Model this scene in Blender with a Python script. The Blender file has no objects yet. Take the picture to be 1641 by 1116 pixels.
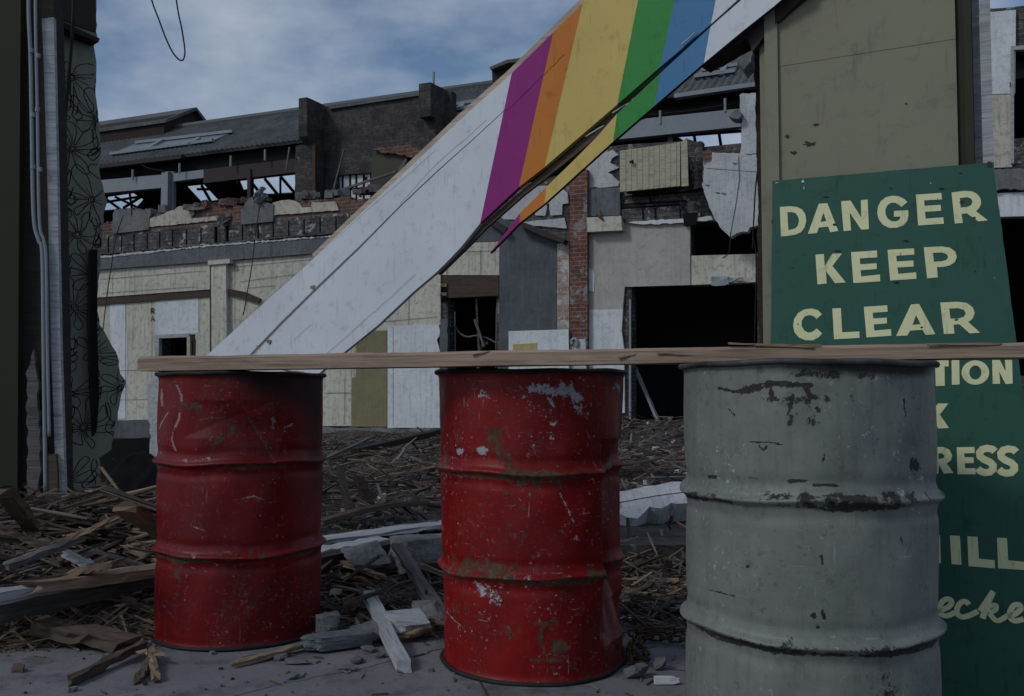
import bpy, math, random
from math import sin, cos, pi, radians, sqrt, atan2
from mathutils import Vector, noise
from mathutils.geometry import tessellate_polygon
import numpy as np
random.seed(7)
SC = bpy.context.scene
COL = SC.collection

# ------------------------------------------------------------------ camera
FP = 1500.0; CX = 820.5; CY = 558.0
PITCH = math.atan(74 / FP); CAMZ = 0.81
cam_d = bpy.data.cameras.new('camera'); cam = bpy.data.objects.new('camera', cam_d); COL.objects.link(cam)
cam.location = (0, 0, CAMZ); cam.rotation_euler = (pi / 2 + PITCH, 0, 0)
cam_d.sensor_width = 36; cam_d.lens = 36 * FP / 1641; cam_d.clip_end = 3000; cam_d.clip_start = 0.05
SC.camera = cam
# ------------------------------------------------------------------ world
SUN_EL = radians(40); SUN_AZ = radians(236)
w = bpy.data.worlds.new('World'); SC.world = w; w.use_nodes = True
nt = w.node_tree; nt.nodes.clear()
def N(t, typ, **kw):
    n = t.nodes.new(typ)
    for k, v in kw.items():
        if k in n.inputs: n.inputs[k].default_value = v
        else: setattr(n, k, v)
    return n
sky = N(nt, 'ShaderNodeTexSky', sky_type='NISHITA'); sky.sun_disc = False
sky.sun_elevation = SUN_EL; sky.sun_rotation = SUN_AZ; sky.air_density = 1.0; sky.dust_density = 1.2
tc = N(nt, 'ShaderNodeTexCoord'); mp = N(nt, 'ShaderNodeMapping'); mp.inputs['Scale'].default_value = (2.4, 2.4, 5.0)
mp.inputs['Location'].default_value = (0.35, 0.2, 0.9)
no = N(nt, 'ShaderNodeTexNoise'); no.inputs['Scale'].default_value = 2.3; no.inputs['Detail'].default_value = 7; no.inputs['Roughness'].default_value = .52
rp = N(nt, 'ShaderNodeValToRGB'); rp.color_ramp.elements[0].position = .36; rp.color_ramp.elements[1].position = .70
mx = N(nt, 'ShaderNodeMix', data_type='RGBA')
tint = N(nt, 'ShaderNodeMix', data_type='RGBA', blend_type='MULTIPLY'); tint.inputs[0].default_value = 1
tint.inputs[7].default_value = (.95, 1.06, 1.14, 1)
bg = N(nt, 'ShaderNodeBackground'); bg.inputs['Strength'].default_value = .075
out = N(nt, 'ShaderNodeOutputWorld')
L = nt.links.new
L(tc.outputs['Generated'], mp.inputs['Vector']); L(mp.outputs[0], no.inputs['Vector']); L(no.outputs['Fac'], rp.inputs[0])
L(sky.outputs[0], tint.inputs[6]); L(tint.outputs[2], mx.inputs[6]); mx.inputs[7].default_value = (5.1, 5.85, 7.1, 1)
L(rp.outputs[0], mx.inputs[0]); L(mx.outputs[2], bg.inputs[0]); L(bg.outputs[0], out.inputs[0])
# ------------------------------------------------------------------ sun
sl = bpy.data.lights.new('sun', 'SUN'); sl.energy = .9; sl.angle = radians(11); sl.color = (1, .985, .94)
so = bpy.data.objects.new('sun', sl); COL.objects.link(so)
sd = Vector((sin(SUN_AZ) * cos(SUN_EL), cos(SUN_AZ) * cos(SUN_EL), sin(SUN_EL)))
so.rotation_euler = sd.to_track_quat('Z', 'Y').to_euler(); so.location = sd * 30
SC.view_settings.view_transform = 'Standard'; SC.view_settings.look = 'None'; SC.view_settings.exposure = 0.0; SC.view_settings.gamma = 1

# ================================================================== helpers
FW = Vector((0, cos(PITCH), sin(PITCH))); UPV = Vector((0, -sin(PITCH), cos(PITCH))); CAM = Vector((0, 0, CAMZ))
def ray(px, py): return FW + Vector(((px - CX) / FP, 0, 0)) - UPV * ((py - CY) / FP)
def P(px, py, y):                     # point at a given distance along +Y
    r = ray(px, py); return CAM + r * (y / r.y)
def G(px, py, z=0.0):                 # point on a horizontal plane
    r = ray(px, py); return CAM + r * ((z - CAMZ) / r.z)
def hit(px, py, o, n):
    r = ray(px, py); return CAM + r * ((o - CAM).dot(n) / r.dot(n))
class Frame:                          # a flat frame: origin, u along, v up, n towards the viewer
    def __init__(s, o, u, v=Vector((0, 0, 1))):
        s.o = Vector(o); s.u = Vector(u).normalized(); s.v = Vector(v).normalized(); s.n = s.u.cross(s.v).normalized()
    def loc(s, px, py, off=0.0):
        p = hit(px, py, s.o + s.n * off, s.n) - s.o; return (p.dot(s.u), p.dot(s.v))
    def w(s, a, b, off=0.0): return s.o + s.u * a + s.v * b + s.n * off

class MB:
    def __init__(s): s.v = []; s.f = []; s.m = []; s.uv = []
    def add(s, vs, fs, uvs, mi=0):
        b = len(s.v); s.v += [tuple(v) for v in vs]
        for f, u in zip(fs, uvs): s.f.append([b + i for i in f]); s.m.append(mi); s.uv.append(u)
    def build(s, name, mats, parent=None, smooth=False):
        me = bpy.data.meshes.new(name)
        off = parent_loc(parent)
        me.from_pydata([(v[0] - off[0], v[1] - off[1], v[2] - off[2]) for v in s.v], [], s.f)
        uvl = me.uv_layers.new(name='UVMap')
        flat = [c for u in s.uv for p in u for c in (p[0], p[1])]
        uvl.data.foreach_set('uv', flat)
        if not isinstance(mats, (list, tuple)): mats = [mats]
        for m in mats: me.materials.append(m)
        me.polygons.foreach_set('material_index', s.m)
        if smooth: me.polygons.foreach_set('use_smooth', [True] * len(s.f))
        me.update()
        o = bpy.data.objects.new(name, me); COL.objects.link(o)
        if parent: o.parent = parent
        return o
def parent_loc(p):
    v = Vector((0, 0, 0))
    while p: v += p.location; p = p.parent
    return v
def tag(o, label=None, cat=None, group=None, kind=None):
    if label: o['label'] = label
    if cat: o['category'] = cat
    if group: o['group'] = group
    if kind: o['kind'] = kind
    return o
def thing(name, loc, label, cat, group=None):
    o = bpy.data.objects.new(name, None); COL.objects.link(o); o.location = loc; o.empty_display_size = .1
    return tag(o, label, cat, group)

def plate_l(mb, fr, outer, holes, off, th, mi=0, uvo=(0, 0), side_mi=None, tilt=None):
    """solid plate; outline in frame coords; front face at off, thickness th going back"""
    if side_mi is None: side_mi = mi
    loops = [list(outer)] + [list(h) for h in holes]
    pts = [p for l in loops for p in l]
    tris = tessellate_polygon([[Vector((a, b, 0)) for a, b in l] for l in loops])
    n = len(pts)
    vs = [fr.w(a, b, off) for a, b in pts] + [fr.w(a, b, off - th) for a, b in pts]
    fs = []; uvs = []
    UV = lambda i: (pts[i % n][0] + uvo[0], pts[i % n][1] + uvo[1])
    for t in tris:
        a, b, c = t
        ar = (pts[b][0] - pts[a][0]) * (pts[c][1] - pts[a][1]) - (pts[b][1] - pts[a][1]) * (pts[c][0] - pts[a][0])
        if abs(ar) < 1e-12: continue
        if ar < 0: a, c = c, a
        fs.append([a, b, c]); uvs.append([UV(a), UV(b), UV(c)])
        fs.append([c + n, b + n, a + n]); uvs.append([UV(c), UV(b), UV(a)])
    mb.add(vs, fs, uvs, mi)
    k = 0
    fs2 = []; uv2 = []; vs2 = []
    for li, l in enumerate(loops):
        m = len(l)
        area = sum(l[i][0] * l[(i + 1) % m][1] - l[(i + 1) % m][0] * l[i][1] for i in range(m))
        for i in range(m):
            j = (i + 1) % m
            q = [k + i, k + i + n, k + j + n, k + j]
            if (area < 0) != (li > 0): q = q[::-1]
            b = len(vs2)
            vs2 += [vs[x] for x in q]; fs2.append([b, b + 1, b + 2, b + 3])
            dx, dy = abs(l[j][0] - l[i][0]), abs(l[j][1] - l[i][1])
            def suv(x):
                e = off if x < n else off - th
                p = pts[x % n]
                return (e, p[1]) if dy > dx else (p[0], e)
            uv2.append([suv(x) for x in q])
        k += m
    mb.add(vs2, fs2, uv2, side_mi)
def rough(poly, amp, step, seed=0, closed=True):
    """make an outline ragged"""
    r = random.Random(seed); out = []
    n = len(poly)
    if n == 2: closed = False
    for i in range(n if closed else n - 1):
        a = poly[i]; b = poly[(i + 1) % n]
        d = math.hypot(b[0] - a[0], b[1] - a[1]); k = max(1, int(d / step))
        for j in range(k):
            t = j / k
            out.append((a[0] + (b[0] - a[0]) * t + (r.uniform(-amp, amp) if j or 1 else 0), a[1] + (b[1] - a[1]) * t + r.uniform(-amp, amp)))
    if not closed: out.append(poly[-1])
    return out
def plate(mb, fr, px, holes=(), off=0.0, th=.1, mi=0, uvo=(0, 0), ragged=None, side_mi=None):
    if ragged: px = rough(px, ragged[0], ragged[1], ragged[2] if len(ragged) > 2 else 1)
    o = [fr.loc(a, b, off) for a, b in px]
    hs = [[fr.loc(a, b, off) for a, b in h] for h in holes]
    plate_l(mb, fr, o, hs, off, th, mi, uvo, side_mi)
def R4(x0, y0, x1, y1): return [(x0, y0), (x1, y0), (x1, y1), (x0, y1)]
def strip(mb, fr, pts, wid, off, th=.004, mi=0):
    """a ribbon of boards/paint along a path given in pixels, wid in metres"""
    q = [fr.loc(a, b, off) for a, b in pts]; ribbon_l(mb, fr, q, wid, off, th, mi)
def ribbon_l(mb, fr, q, wid, off, th, mi=0):
    n = len(q); L_ = []; R_ = []
    wd = wid if isinstance(wid, (list, tuple)) else [wid] * n
    for i in range(n):
        a = q[max(0, i - 1)]; b = q[min(n - 1, i + 1)]
        dx, dy = b[0] - a[0], b[1] - a[1]; d = math.hypot(dx, dy) or 1
        nx, ny = -dy / d * wd[i] / 2, dx / d * wd[i] / 2
        L_.append((q[i][0] + nx, q[i][1] + ny)); R_.append((q[i][0] - nx, q[i][1] - ny))
    for i in range(n - 1):
        vs = [fr.w(*L_[i], off), fr.w(*R_[i], off), fr.w(*R_[i + 1], off), fr.w(*L_[i + 1], off)]
        mb.add(vs, [[0, 1, 2, 3]], [[L_[i], R_[i], R_[i + 1], L_[i + 1]]], mi)
def beam(mb, p0, p1, wd, ht, mi=0, seg=6, jit=.0, split=.0, up=Vector((0, 0, 1)), seed=0, taper=1.0, bend=0.0):
    """rough sawn timber between two points; split = length of the splintered ends"""
    r = random.Random(seed); p0 = Vector(p0); p1 = Vector(p1); d = (p1 - p0); Ln = d.length; d.normalize()
    s = d.cross(up)
    if s.length < 1e-3: s = d.cross(Vector((1, 0, 0)))
    s.normalize(); t = s.cross(d).normalized()
    vs = []; K = 8
    prof = [(-1, -1), (0, -1), (1, -1), (1, 0), (1, 1), (0, 1), (-1, 1), (-1, 0)]
    ln = []
    for i in range(seg + 1):
        f = i / seg; k = 1 + (taper - 1) * f
        for j, (a, b) in enumerate(prof):
            e = 0
            if i == 0: e = -r.uniform(0, split)
            if i == seg: e = r.uniform(0, split)
            c = p0 + d * (Ln * f + e) + s * (a * wd / 2 * k + r.uniform(-jit, jit)) + t * (b * ht / 2 * k + r.uniform(-jit, jit) + bend * sin(pi * f))
            vs.append(c); ln.append(Ln * f + e)
    fs = []; uvs = []
    per = [0, wd / 2, wd, wd + ht / 2, wd + ht, wd * 1.5 + ht, wd * 2 + ht, wd * 2 + ht * 1.5, 2 * (wd + ht)]
    o = r.uniform(0, 9)
    for i in range(seg):
        for j in range(K):
            a = i * K + j; b = i * K + (j + 1) % K
            fs.append([a, b, b + K, a + K]); uvs.append([(ln[a] + o, per[j] + o), (ln[b] + o, per[j + 1] + o), (ln[b + K] + o, per[j + 1] + o), (ln[a + K] + o, per[j] + o)])
    for base, sg in ((0, 1), (seg * K, -1)):
        idx = [base + j for j in range(K)]
        if sg > 0: idx = idx[::-1]
        fs.append(idx); uvs.append([(prof[i % K][0] * .02 + o, prof[i % K][1] * .02) for i in idx])
    mb.add(vs, fs, uvs, mi)
def tube(mb, pts, r, mi=0, k=8, close=False):
    pts = [Vector(p) for p in pts]; n = len(pts); vs = []; prev = None
    for i in range(n):
        d = (pts[(i + 1) % n if close else min(i + 1, n - 1)] - pts[(i - 1) % n if close else max(0, i - 1)]).normalized()
        a = d.cross(Vector((0, 0, 1)) if abs(d.z) < .9 else Vector((1, 0, 0))) if prev is None else prev - d * prev.dot(d)
        a.normalize(); prev = a; b = d.cross(a)
        for j in range(k):
            t = 2 * pi * j / k; vs.append(pts[i] + (a * cos(t) + b * sin(t)) * r)
    fs = []; uvs = []; m = n if close else n - 1
    for i in range(m):
        for j in range(k):
            i2 = (i + 1) % n; j2 = (j + 1) % k
            fs.append([i * k + j, i * k + j2, i2 * k + j2, i2 * k + j]); uvs.append([(i * .05, j * .01), (i * .05, j * .01 + .01), (i * .05 + .05, j * .01 + .01), (i * .05 + .05, j * .01)])
    if not close:
        fs.append([j for j in range(k)][::-1]); uvs.append([(0, 0)] * k)
        fs.append([(n - 1) * k + j for j in range(k)]); uvs.append([(0, 0)] * k)
    mb.add(vs, fs, uvs, mi)
def smooth_path(pts, k=6):
    pts = [Vector(p) for p in pts]; out = []
    for i in range(len(pts) - 1):
        p0 = pts[max(0, i - 1)]; p1 = pts[i]; p2 = pts[i + 1]; p3 = pts[min(len(pts) - 1, i + 2)]
        for j in range(k):
            t = j / k
            out.append(.5 * ((2 * p1) + (p2 - p0) * t + (2 * p0 - 5 * p1 + 4 * p2 - p3) * t * t + (3 * p1 - p0 - 3 * p2 + p3) * t ** 3))
    out.append(pts[-1]); return out
def chunk(mb, c, sx, sy, sz, rot=0.0, mi=0, seed=0, tilt=0.0, jit=.16):
    """broken block: a box with cut, uneven corners"""
    r = random.Random(seed); vs = []
    for a in (-1, -.35, .4, 1):
        for b in (-1, 0, 1):
            for d in (-1, 1):
                q = Vector((a * sx / 2 * (1 + r.uniform(-jit, jit)), b * sy / 2 * (1 + r.uniform(-jit, jit)), d * sz / 2 * (1 + r.uniform(-jit, jit))))
                q = Vector((q.x, q.y * cos(tilt) - q.z * sin(tilt), q.y * sin(tilt) + q.z * cos(tilt)))
                q = Vector((q.x * cos(rot) - q.y * sin(rot), q.x * sin(rot) + q.y * cos(rot), q.z))
                vs.append(Vector(c) + q)
    I = lambda i, j, k: (i * 3 + j) * 2 + k
    fs = []
    for i in range(3):
        for j in range(2):
            fs.append([I(i, j, 1), I(i + 1, j, 1), I(i + 1, j + 1, 1), I(i, j + 1, 1)])
            fs.append([I(i, j, 0), I(i, j + 1, 0), I(i + 1, j + 1, 0), I(i + 1, j, 0)])
        fs.append([I(i, 0, 0), I(i + 1, 0, 0), I(i + 1, 0, 1), I(i, 0, 1)])
        fs.append([I(i, 2, 0), I(i, 2, 1), I(i + 1, 2, 1), I(i + 1, 2, 0)])
    for j in range(2):
        fs.append([I(0, j, 0), I(0, j, 1), I(0, j + 1, 1), I(0, j + 1, 0)])
        fs.append([I(3, j, 0), I(3, j + 1, 0), I(3, j + 1, 1), I(3, j, 1)])
    mb.add(vs, fs, [[(vs[x].x + vs[x].y * .3, vs[x].z + vs[x].y) for x in f] for f in fs], mi)

# ================================================================== materials
def new_mat(name, rough=.85):
    m = bpy.data.materials.new(name); m.use_nodes = True; t = m.node_tree
    b = t.nodes['Principled BSDF']; b.inputs['Roughness'].default_value = rough; b.inputs['Specular IOR Level'].default_value = .15
    return m, t, b
def rgb(c): return (c[0], c[1], c[2], 1)
def noise_n(t, vec, scale, detail=6, rough=.6, dist=0.0):
    n = N(t, 'ShaderNodeTexNoise'); n.inputs['Scale'].default_value = scale; n.inputs['Detail'].default_value = detail
    n.inputs['Roughness'].default_value = rough; n.inputs['Distortion'].default_value = dist
    t.links.new(vec, n.inputs['Vector']); return n.outputs['Fac']
def ramp(t, fac, p0, p1, inv=False):
    r = N(t, 'ShaderNodeMapRange'); r.inputs['From Min'].default_value = p0; r.inputs['From Max'].default_value = p1
    if inv: r.inputs['To Min'].default_value = 1; r.inputs['To Max'].default_value = 0
    t.links.new(fac, r.inputs['Value']); return r.outputs['Result']
def mixc(t, fac, a, b, mode='MIX'):
    n = N(t, 'ShaderNodeMix', data_type='RGBA', blend_type=mode)
    if isinstance(fac, float): n.inputs[0].default_value = fac
    else: t.links.new(fac, n.inputs[0])
    for i, x in ((6, a), (7, b)):
        if isinstance(x, tuple): n.inputs[i].default_value = rgb(x)
        else: t.links.new(x, n.inputs[i])
    return n.outputs[2]
def mth(t, op, a, b=0.0, clamp=False):
    n = N(t, 'ShaderNodeMath', operation=op); n.use_clamp = clamp
    for i, x in ((0, a), (1, b)):
        if isinstance(x, (int, float)): n.inputs[i].default_value = x
        else: t.links.new(x, n.inputs[i])
    return n.outputs[0]
def coords(t, kind='UV', scale=(1, 1, 1)):
    c = N(t, 'ShaderNodeTexCoord'); m = N(t, 'ShaderNodeMapping'); m.inputs['Scale'].default_value = scale
    t.links.new(c.outputs[kind], m.inputs['Vector']); return m.outputs[0]
def bumpn(t, b, h, strength=.4, dist=.01):
    n = N(t, 'ShaderNodeBump'); n.inputs['Strength'].default_value = strength; n.inputs['Distance'].default_value = dist
    t.links.new(h, n.inputs['Height']); t.links.new(n.outputs[0], b.inputs['Normal'])
def plaster(name, c, c2, dirt=(.10, .09, .08), amt=.5, scale=1.0, rough=.9, kind='UV', speck=.62, streak=True, bump=.5):
    m, t, b = new_mat(name, rough)
    v = coords(t, kind)
    base = mixc(t, ramp(t, noise_n(t, v, 1.3 * scale, 5, .6), .35, .65), c, c2)
    base = mixc(t, mth(t, 'MULTIPLY', ramp(t, noise_n(t, v, 9 * scale, 8, .72), .5, .72), amt), base, dirt)
    if streak:
        vs = coords(t, kind, (7 * scale, .5 * scale, 1))
        base = mixc(t, mth(t, 'MULTIPLY', ramp(t, noise_n(t, vs, 2.5, 5, .6), .5, .75), amt * .8), base, dirt)
    sp = noise_n(t, v, 40 * scale, 4, .6)
    base = mixc(t, ramp(t, sp, speck + .04, speck + .08), base, (dirt[0] * .5, dirt[1] * .5, dirt[2] * .5))
    t.links.new(base, b.inputs['Base Color']); bumpn(t, b, noise_n(t, v, 22 * scale, 9, .7), bump, .012)
    return m
def wood(name, c, c2, dark=(.03, .022, .018), along=1.6, across=34, rough=.85, amt=.6, bump=.6):
    m, t, b = new_mat(name, rough)
    v = coords(t, 'UV', (along, across, 1)); v2 = coords(t, 'UV', (along * 3, across * 3.2, 1)); v3 = coords(t, 'UV', (2.2, 5, 1))
    g = noise_n(t, v, 1.0, 7, .65, .6); g2 = noise_n(t, v2, 1.0, 5, .6)
    base = mixc(t, ramp(t, g, .35, .66), c, c2)
    base = mixc(t, mth(t, 'MULTIPLY', ramp(t, g2, .52, .68), amt), base, dark)
    base = mixc(t, mth(t, 'MULTIPLY', ramp(t, noise_n(t, v3, 1.6, 6, .65), .5, .75), amt), base, dark)
    t.links.new(base, b.inputs['Base Color']); bumpn(t, b, g2, bump, .006)
    return m
def bricks(name, c1, c2, mort, plast=None, pth=.5, soot=.4, scale=1.0, sootc=(.03, .03, .033)):
    m, t, b = new_mat(name, .92)
    v = coords(t, 'UV')
    w_ = N(t, 'ShaderNodeMix', data_type='VECTOR')  # small warp
    nz = N(t, 'ShaderNodeTexNoise'); nz.inputs['Scale'].default_value = 5; t.links.new(v, nz.inputs['Vector'])
    w_.inputs[0].default_value = .02; t.links.new(v, w_.inputs[4]); t.links.new(nz.outputs['Color'], w_.inputs[5])
    br = N(t, 'ShaderNodeTexBrick'); br.inputs['Scale'].default_value = 1 * scale; br.inputs['Brick Width'].default_value = .23
    br.inputs['Row Height'].default_value = .076; br.inputs['Mortar Size'].default_value = .009; br.inputs['Mortar Smooth'].default_value = .3
    br.inputs['Color1'].default_value = rgb(c1); br.inputs['Color2'].default_value = rgb(c2); br.inputs['Mortar'].default_value = rgb(mort)
    t.links.new(w_.outputs[1], br.inputs['Vector'])
    base = br.outputs['Color']
    base = mixc(t, mth(t, 'MULTIPLY', ramp(t, noise_n(t, v, 2.2, 8, .7), .4, .62), soot), base, sootc)
    base = mixc(t, mth(t, 'MULTIPLY', ramp(t, noise_n(t, v, 11, 6, .7), .48, .64), soot), base, sootc)
    if plast:
        k = noise_n(t, coords(t, 'UV', (1, 1, 1)), 3.1, 10, .74, .3)
        base = mixc(t, ramp(t, k, pth, pth + .03), base, plast)
    t.links.new(base, b.inputs['Base Color'])
    h = mth(t, 'ADD', mth(t, 'MULTIPLY', br.outputs['Fac'], -1.0), noise_n(t, v, 30, 6, .7))
    bumpn(t, b, h, .8, .012)
    return m
def painted(name, c, rough=.5, dirt=(.05, .045, .04), amt=.35, scale=1.0, chips=.68, chipc=(.10, .06, .04), kind='UV'):
    m, t, b = new_mat(name, rough)
    v = coords(t, kind)
    base = mixc(t, ramp(t, noise_n(t, v, 2.5 * scale, 6, .6), .3, .7), c, tuple(x * .86 for x in c))
    base = mixc(t, mth(t, 'MULTIPLY', ramp(t, noise_n(t, v, 14 * scale, 9, .75), .54, .8), amt), base, dirt)
    base = mixc(t, ramp(t, noise_n(t, v, 26 * scale, 6, .65), chips, chips + .02), base, chipc)
    v2 = coords(t, kind, (1, .12, 1))
    base = mixc(t, mth(t, 'MULTIPLY', ramp(t, noise_n(t, v2, 60 * scale, 3, .5), .6, .75), amt * .5), base, dirt)
    t.links.new(base, b.inputs['Base Color']); bumpn(t, b, noise_n(t, v, 40 * scale, 6, .6), .15, .003)
    return m
def plain(name, c, rough=.7, metal=0.0, var=.3, scale=20, kind='Object', bump=.3):
    m, t, b = new_mat(name, rough); v = coords(t, kind)
    base = mixc(t, ramp(t, noise_n(t, v, scale, 6, .65), .35, .65), c, tuple(x * (1 - var) for x in c))
    t.links.new(base, b.inputs['Base Color']); b.inputs['Metallic'].default_value = metal
    bumpn(t, b, noise_n(t, v, scale * 2, 5, .6), bump, .004)
    return m
M = {}
M['cream'] = plaster('cream boarding', (.57, .55, .475), (.47, .455, .40), (.17, .15, .115), .8)
M['cream_old'] = plaster('cream plaster worn', (.54, .51, .44), (.43, .40, .34), (.12, .10, .08), .8)
M['beige'] = plaster('beige render', (.43, .42, .385), (.36, .35, .325), (.2, .185, .165), .5)
M['white_pl'] = plaster('white plaster', (.64, .68, .70), (.54, .58, .61), (.2, .2, .2), .5)
M['slab_white'] = plaster('torn white plaster', (.54, .55, .57), (.44, .45, .47), (.12, .12, .13), .5, 1.6, bump=1.0)
M['tan'] = plaster('tan wall', (.24, .21, .12), (.19, .165, .10), (.1, .085, .05), .4)
M['slate'] = plaster('slate render', (.065, .075, .085), (.10, .115, .125), (.16, .17, .18), .5)
M['concrete_band'] = plaster('grey band', (.11, .12, .135), (.15, .16, .175), (.04, .04, .045), .7)
M['concrete'] = plaster('concrete', (.20, .205, .21), (.14, .145, .15), (.05, .05, .055), .7, 1.4, bump=1.0)
M['masonry'] = bricks('sooty masonry', (.085, .07, .065), (.13, .11, .105), (.19, .185, .18), (.24, .24, .245), .56, .8)
M['brick_dark'] = bricks('blackened brick', (.075, .065, .062), (.11, .10, .098), (.085, .08, .078), (.15, .15, .155), .615, .75)
M['brick_red'] = bricks('red brick', (.24, .085, .05), (.17, .065, .045), (.26, .24, .22), (.24, .235, .23), .545, .5)
M['brick_white'] = bricks('limewashed brick', (.45, .43, .42), (.35, .2, .16), (.42, .41, .40), (.5, .49, .48), .53, .45, sootc=(.18, .07, .05))
M['dentil'] = bricks('whitewashed dark brick', (.12, .11, .11), (.17, .15, .145), (.10, .1, .1), (.36, .35, .35), .56, .8)
M['parapet'] = bricks('parapet brick', (.20, .09, .065), (.15, .07, .055), (.22, .2, .19), (.2, .2, .2), .60, .35)
M['interior'] = plain('soot interior', (.028, .027, .028), .95)  # near-black walls; darkness of the unlit rooms put into the colour
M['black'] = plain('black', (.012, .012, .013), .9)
M['slate_roof'] = plaster('roof sheeting', (.135, .145, .145), (.085, .092, .094), (.03, .03, .032), .6)
M['steel_lt'] = painted('pale painted steel', (.25, .28, .31), .5, amt=.6)
M['steel_br'] = painted('brown steel', (.045, .035, .035), .6)
M['glass_sky'] = painted('grimy skylight glass', (.17, .21, .25), .2, amt=.3, chips=.9)
M['wood_rail'] = wood('dark brown rail', (.085, .062, .048), (.06, .044, .036))
M['wood_tan'] = wood('fresh split timber', (.27, .20, .14), (.20, .145, .10), (.09, .055, .035))
M['wood_plank'] = wood('barrier plank timber', (.36, .265, .20), (.25, .185, .14), (.10, .065, .048), 1.1, 26, amt=.55)
M['edge_wood'] = wood('pale edge timber', (.50, .41, .34), (.40, .32, .26), (.2, .15, .12))
M['wood_grey'] = wood('weathered timber', (.17, .155, .15), (.10, .09, .085))
M['wood_dark'] = wood('old dark timber', (.045, .036, .032), (.03, .024, .021))
M['wood_white'] = wood('whitewashed timber', (.40, .42, .45), (.28, .29, .31), (.09, .08, .08))
M['wood_cream'] = wood('cream boards', (.44, .42, .31), (.36, .345, .26), (.13, .11, .08), 1, 12)
M['wood_mid'] = wood('brown timber', (.12, .09, .068), (.08, .06, .046))
M['fascia_white'] = painted('white gloss board', (.62, .665, .72), .45, (.27, .27, .27), .85, 1, .76)
cols = dict(purple=(.27, .028, .19), orange=(.55, .19, .035), yellow=(.60, .455, .145), green=(.045, .26, .06), blue=(.07, .21, .40))
for k_, c_ in cols.items(): M[k_] = painted(k_ + ' paint', c_, .45, tuple(x * .45 for x in c_), .85, 1, .72)
M['olive'] = painted('olive painted panel', (.235, .23, .168), .55, (.09, .088, .066), .85, .8, .76)
M['olive_dk'] = painted('dark olive paint', (.036, .038, .024), .6)
M['sign_green'] = painted('sign green enamel', (.034, .108, .082), .4, (.018, .032, .028), .85, 1, .665, (.09, .05, .035))
M['sign_cream'] = painted('sign cream lettering', (.74, .74, .44), .5, (.3, .25, .14), .85, 1.2, .67, (.15, .08, .05))
M['wallpaper'] = painted('grey wallpaper', (.25, .25, .205), .9, (.06, .06, .05), .9, .8, .75)
M['ink'] = plain('black print line', (.012, .012, .013), .8)
M['pipe'] = painted('pale grey conduit', (.27, .30, .33), .4, amt=.5)
M['wire'] = plain('black cable', (.015, .015, .017), .6)
M['rust'] = plain('rusty iron', (.09, .055, .035), .7, .4)
M['tarp'] = plain('black sheeting', (.006, .006, .006), .95, bump=.6, scale=6)
M['logo_yellow'] = painted('faded yellow print', (.45, .36, .12), .7)
M['green_box'] = painted('drab green panel', (.07, .07, .055), .7)

# ================================================================== ground
SLAB_END = 3.45
def ht(x, y):
    nz = noise.noise(Vector((x * .9, y * .9, 3.1))); n2 = noise.noise(Vector((x * 3.1, y * 3.1, 8.)))
    if y < 3.2: return -.06
    k = min(1, (y - 3.2) / .9)
    z = -.06 + k * (.10 + .05 * nz + .035 * n2)
    z += .20 * math.exp(-((x + 2.1) ** 2 / 1.3 + (y - 4.45) ** 2 / .55))          # timber pile on the left
    z += .12 * math.exp(-((x + .5) ** 2 / .7 + (y - 6.0) ** 2 / 2.0))
    z += .18 * math.exp(-((x - .6) ** 2 / 3.0 + (y - 8.8) ** 2 / 5))
    z += .30 * math.exp(-((x - 2.6) ** 2 / 6 + (y - 14.2) ** 2 / 3.5))
    z += .07 * math.exp(-((x + .8) ** 2 / 5 + (y - 11.5) ** 2 / 8))
    if y > 6.5: z += .07 * nz * min(1, (y - 6.5) / 2) + .03 * n2
    return z
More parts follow.
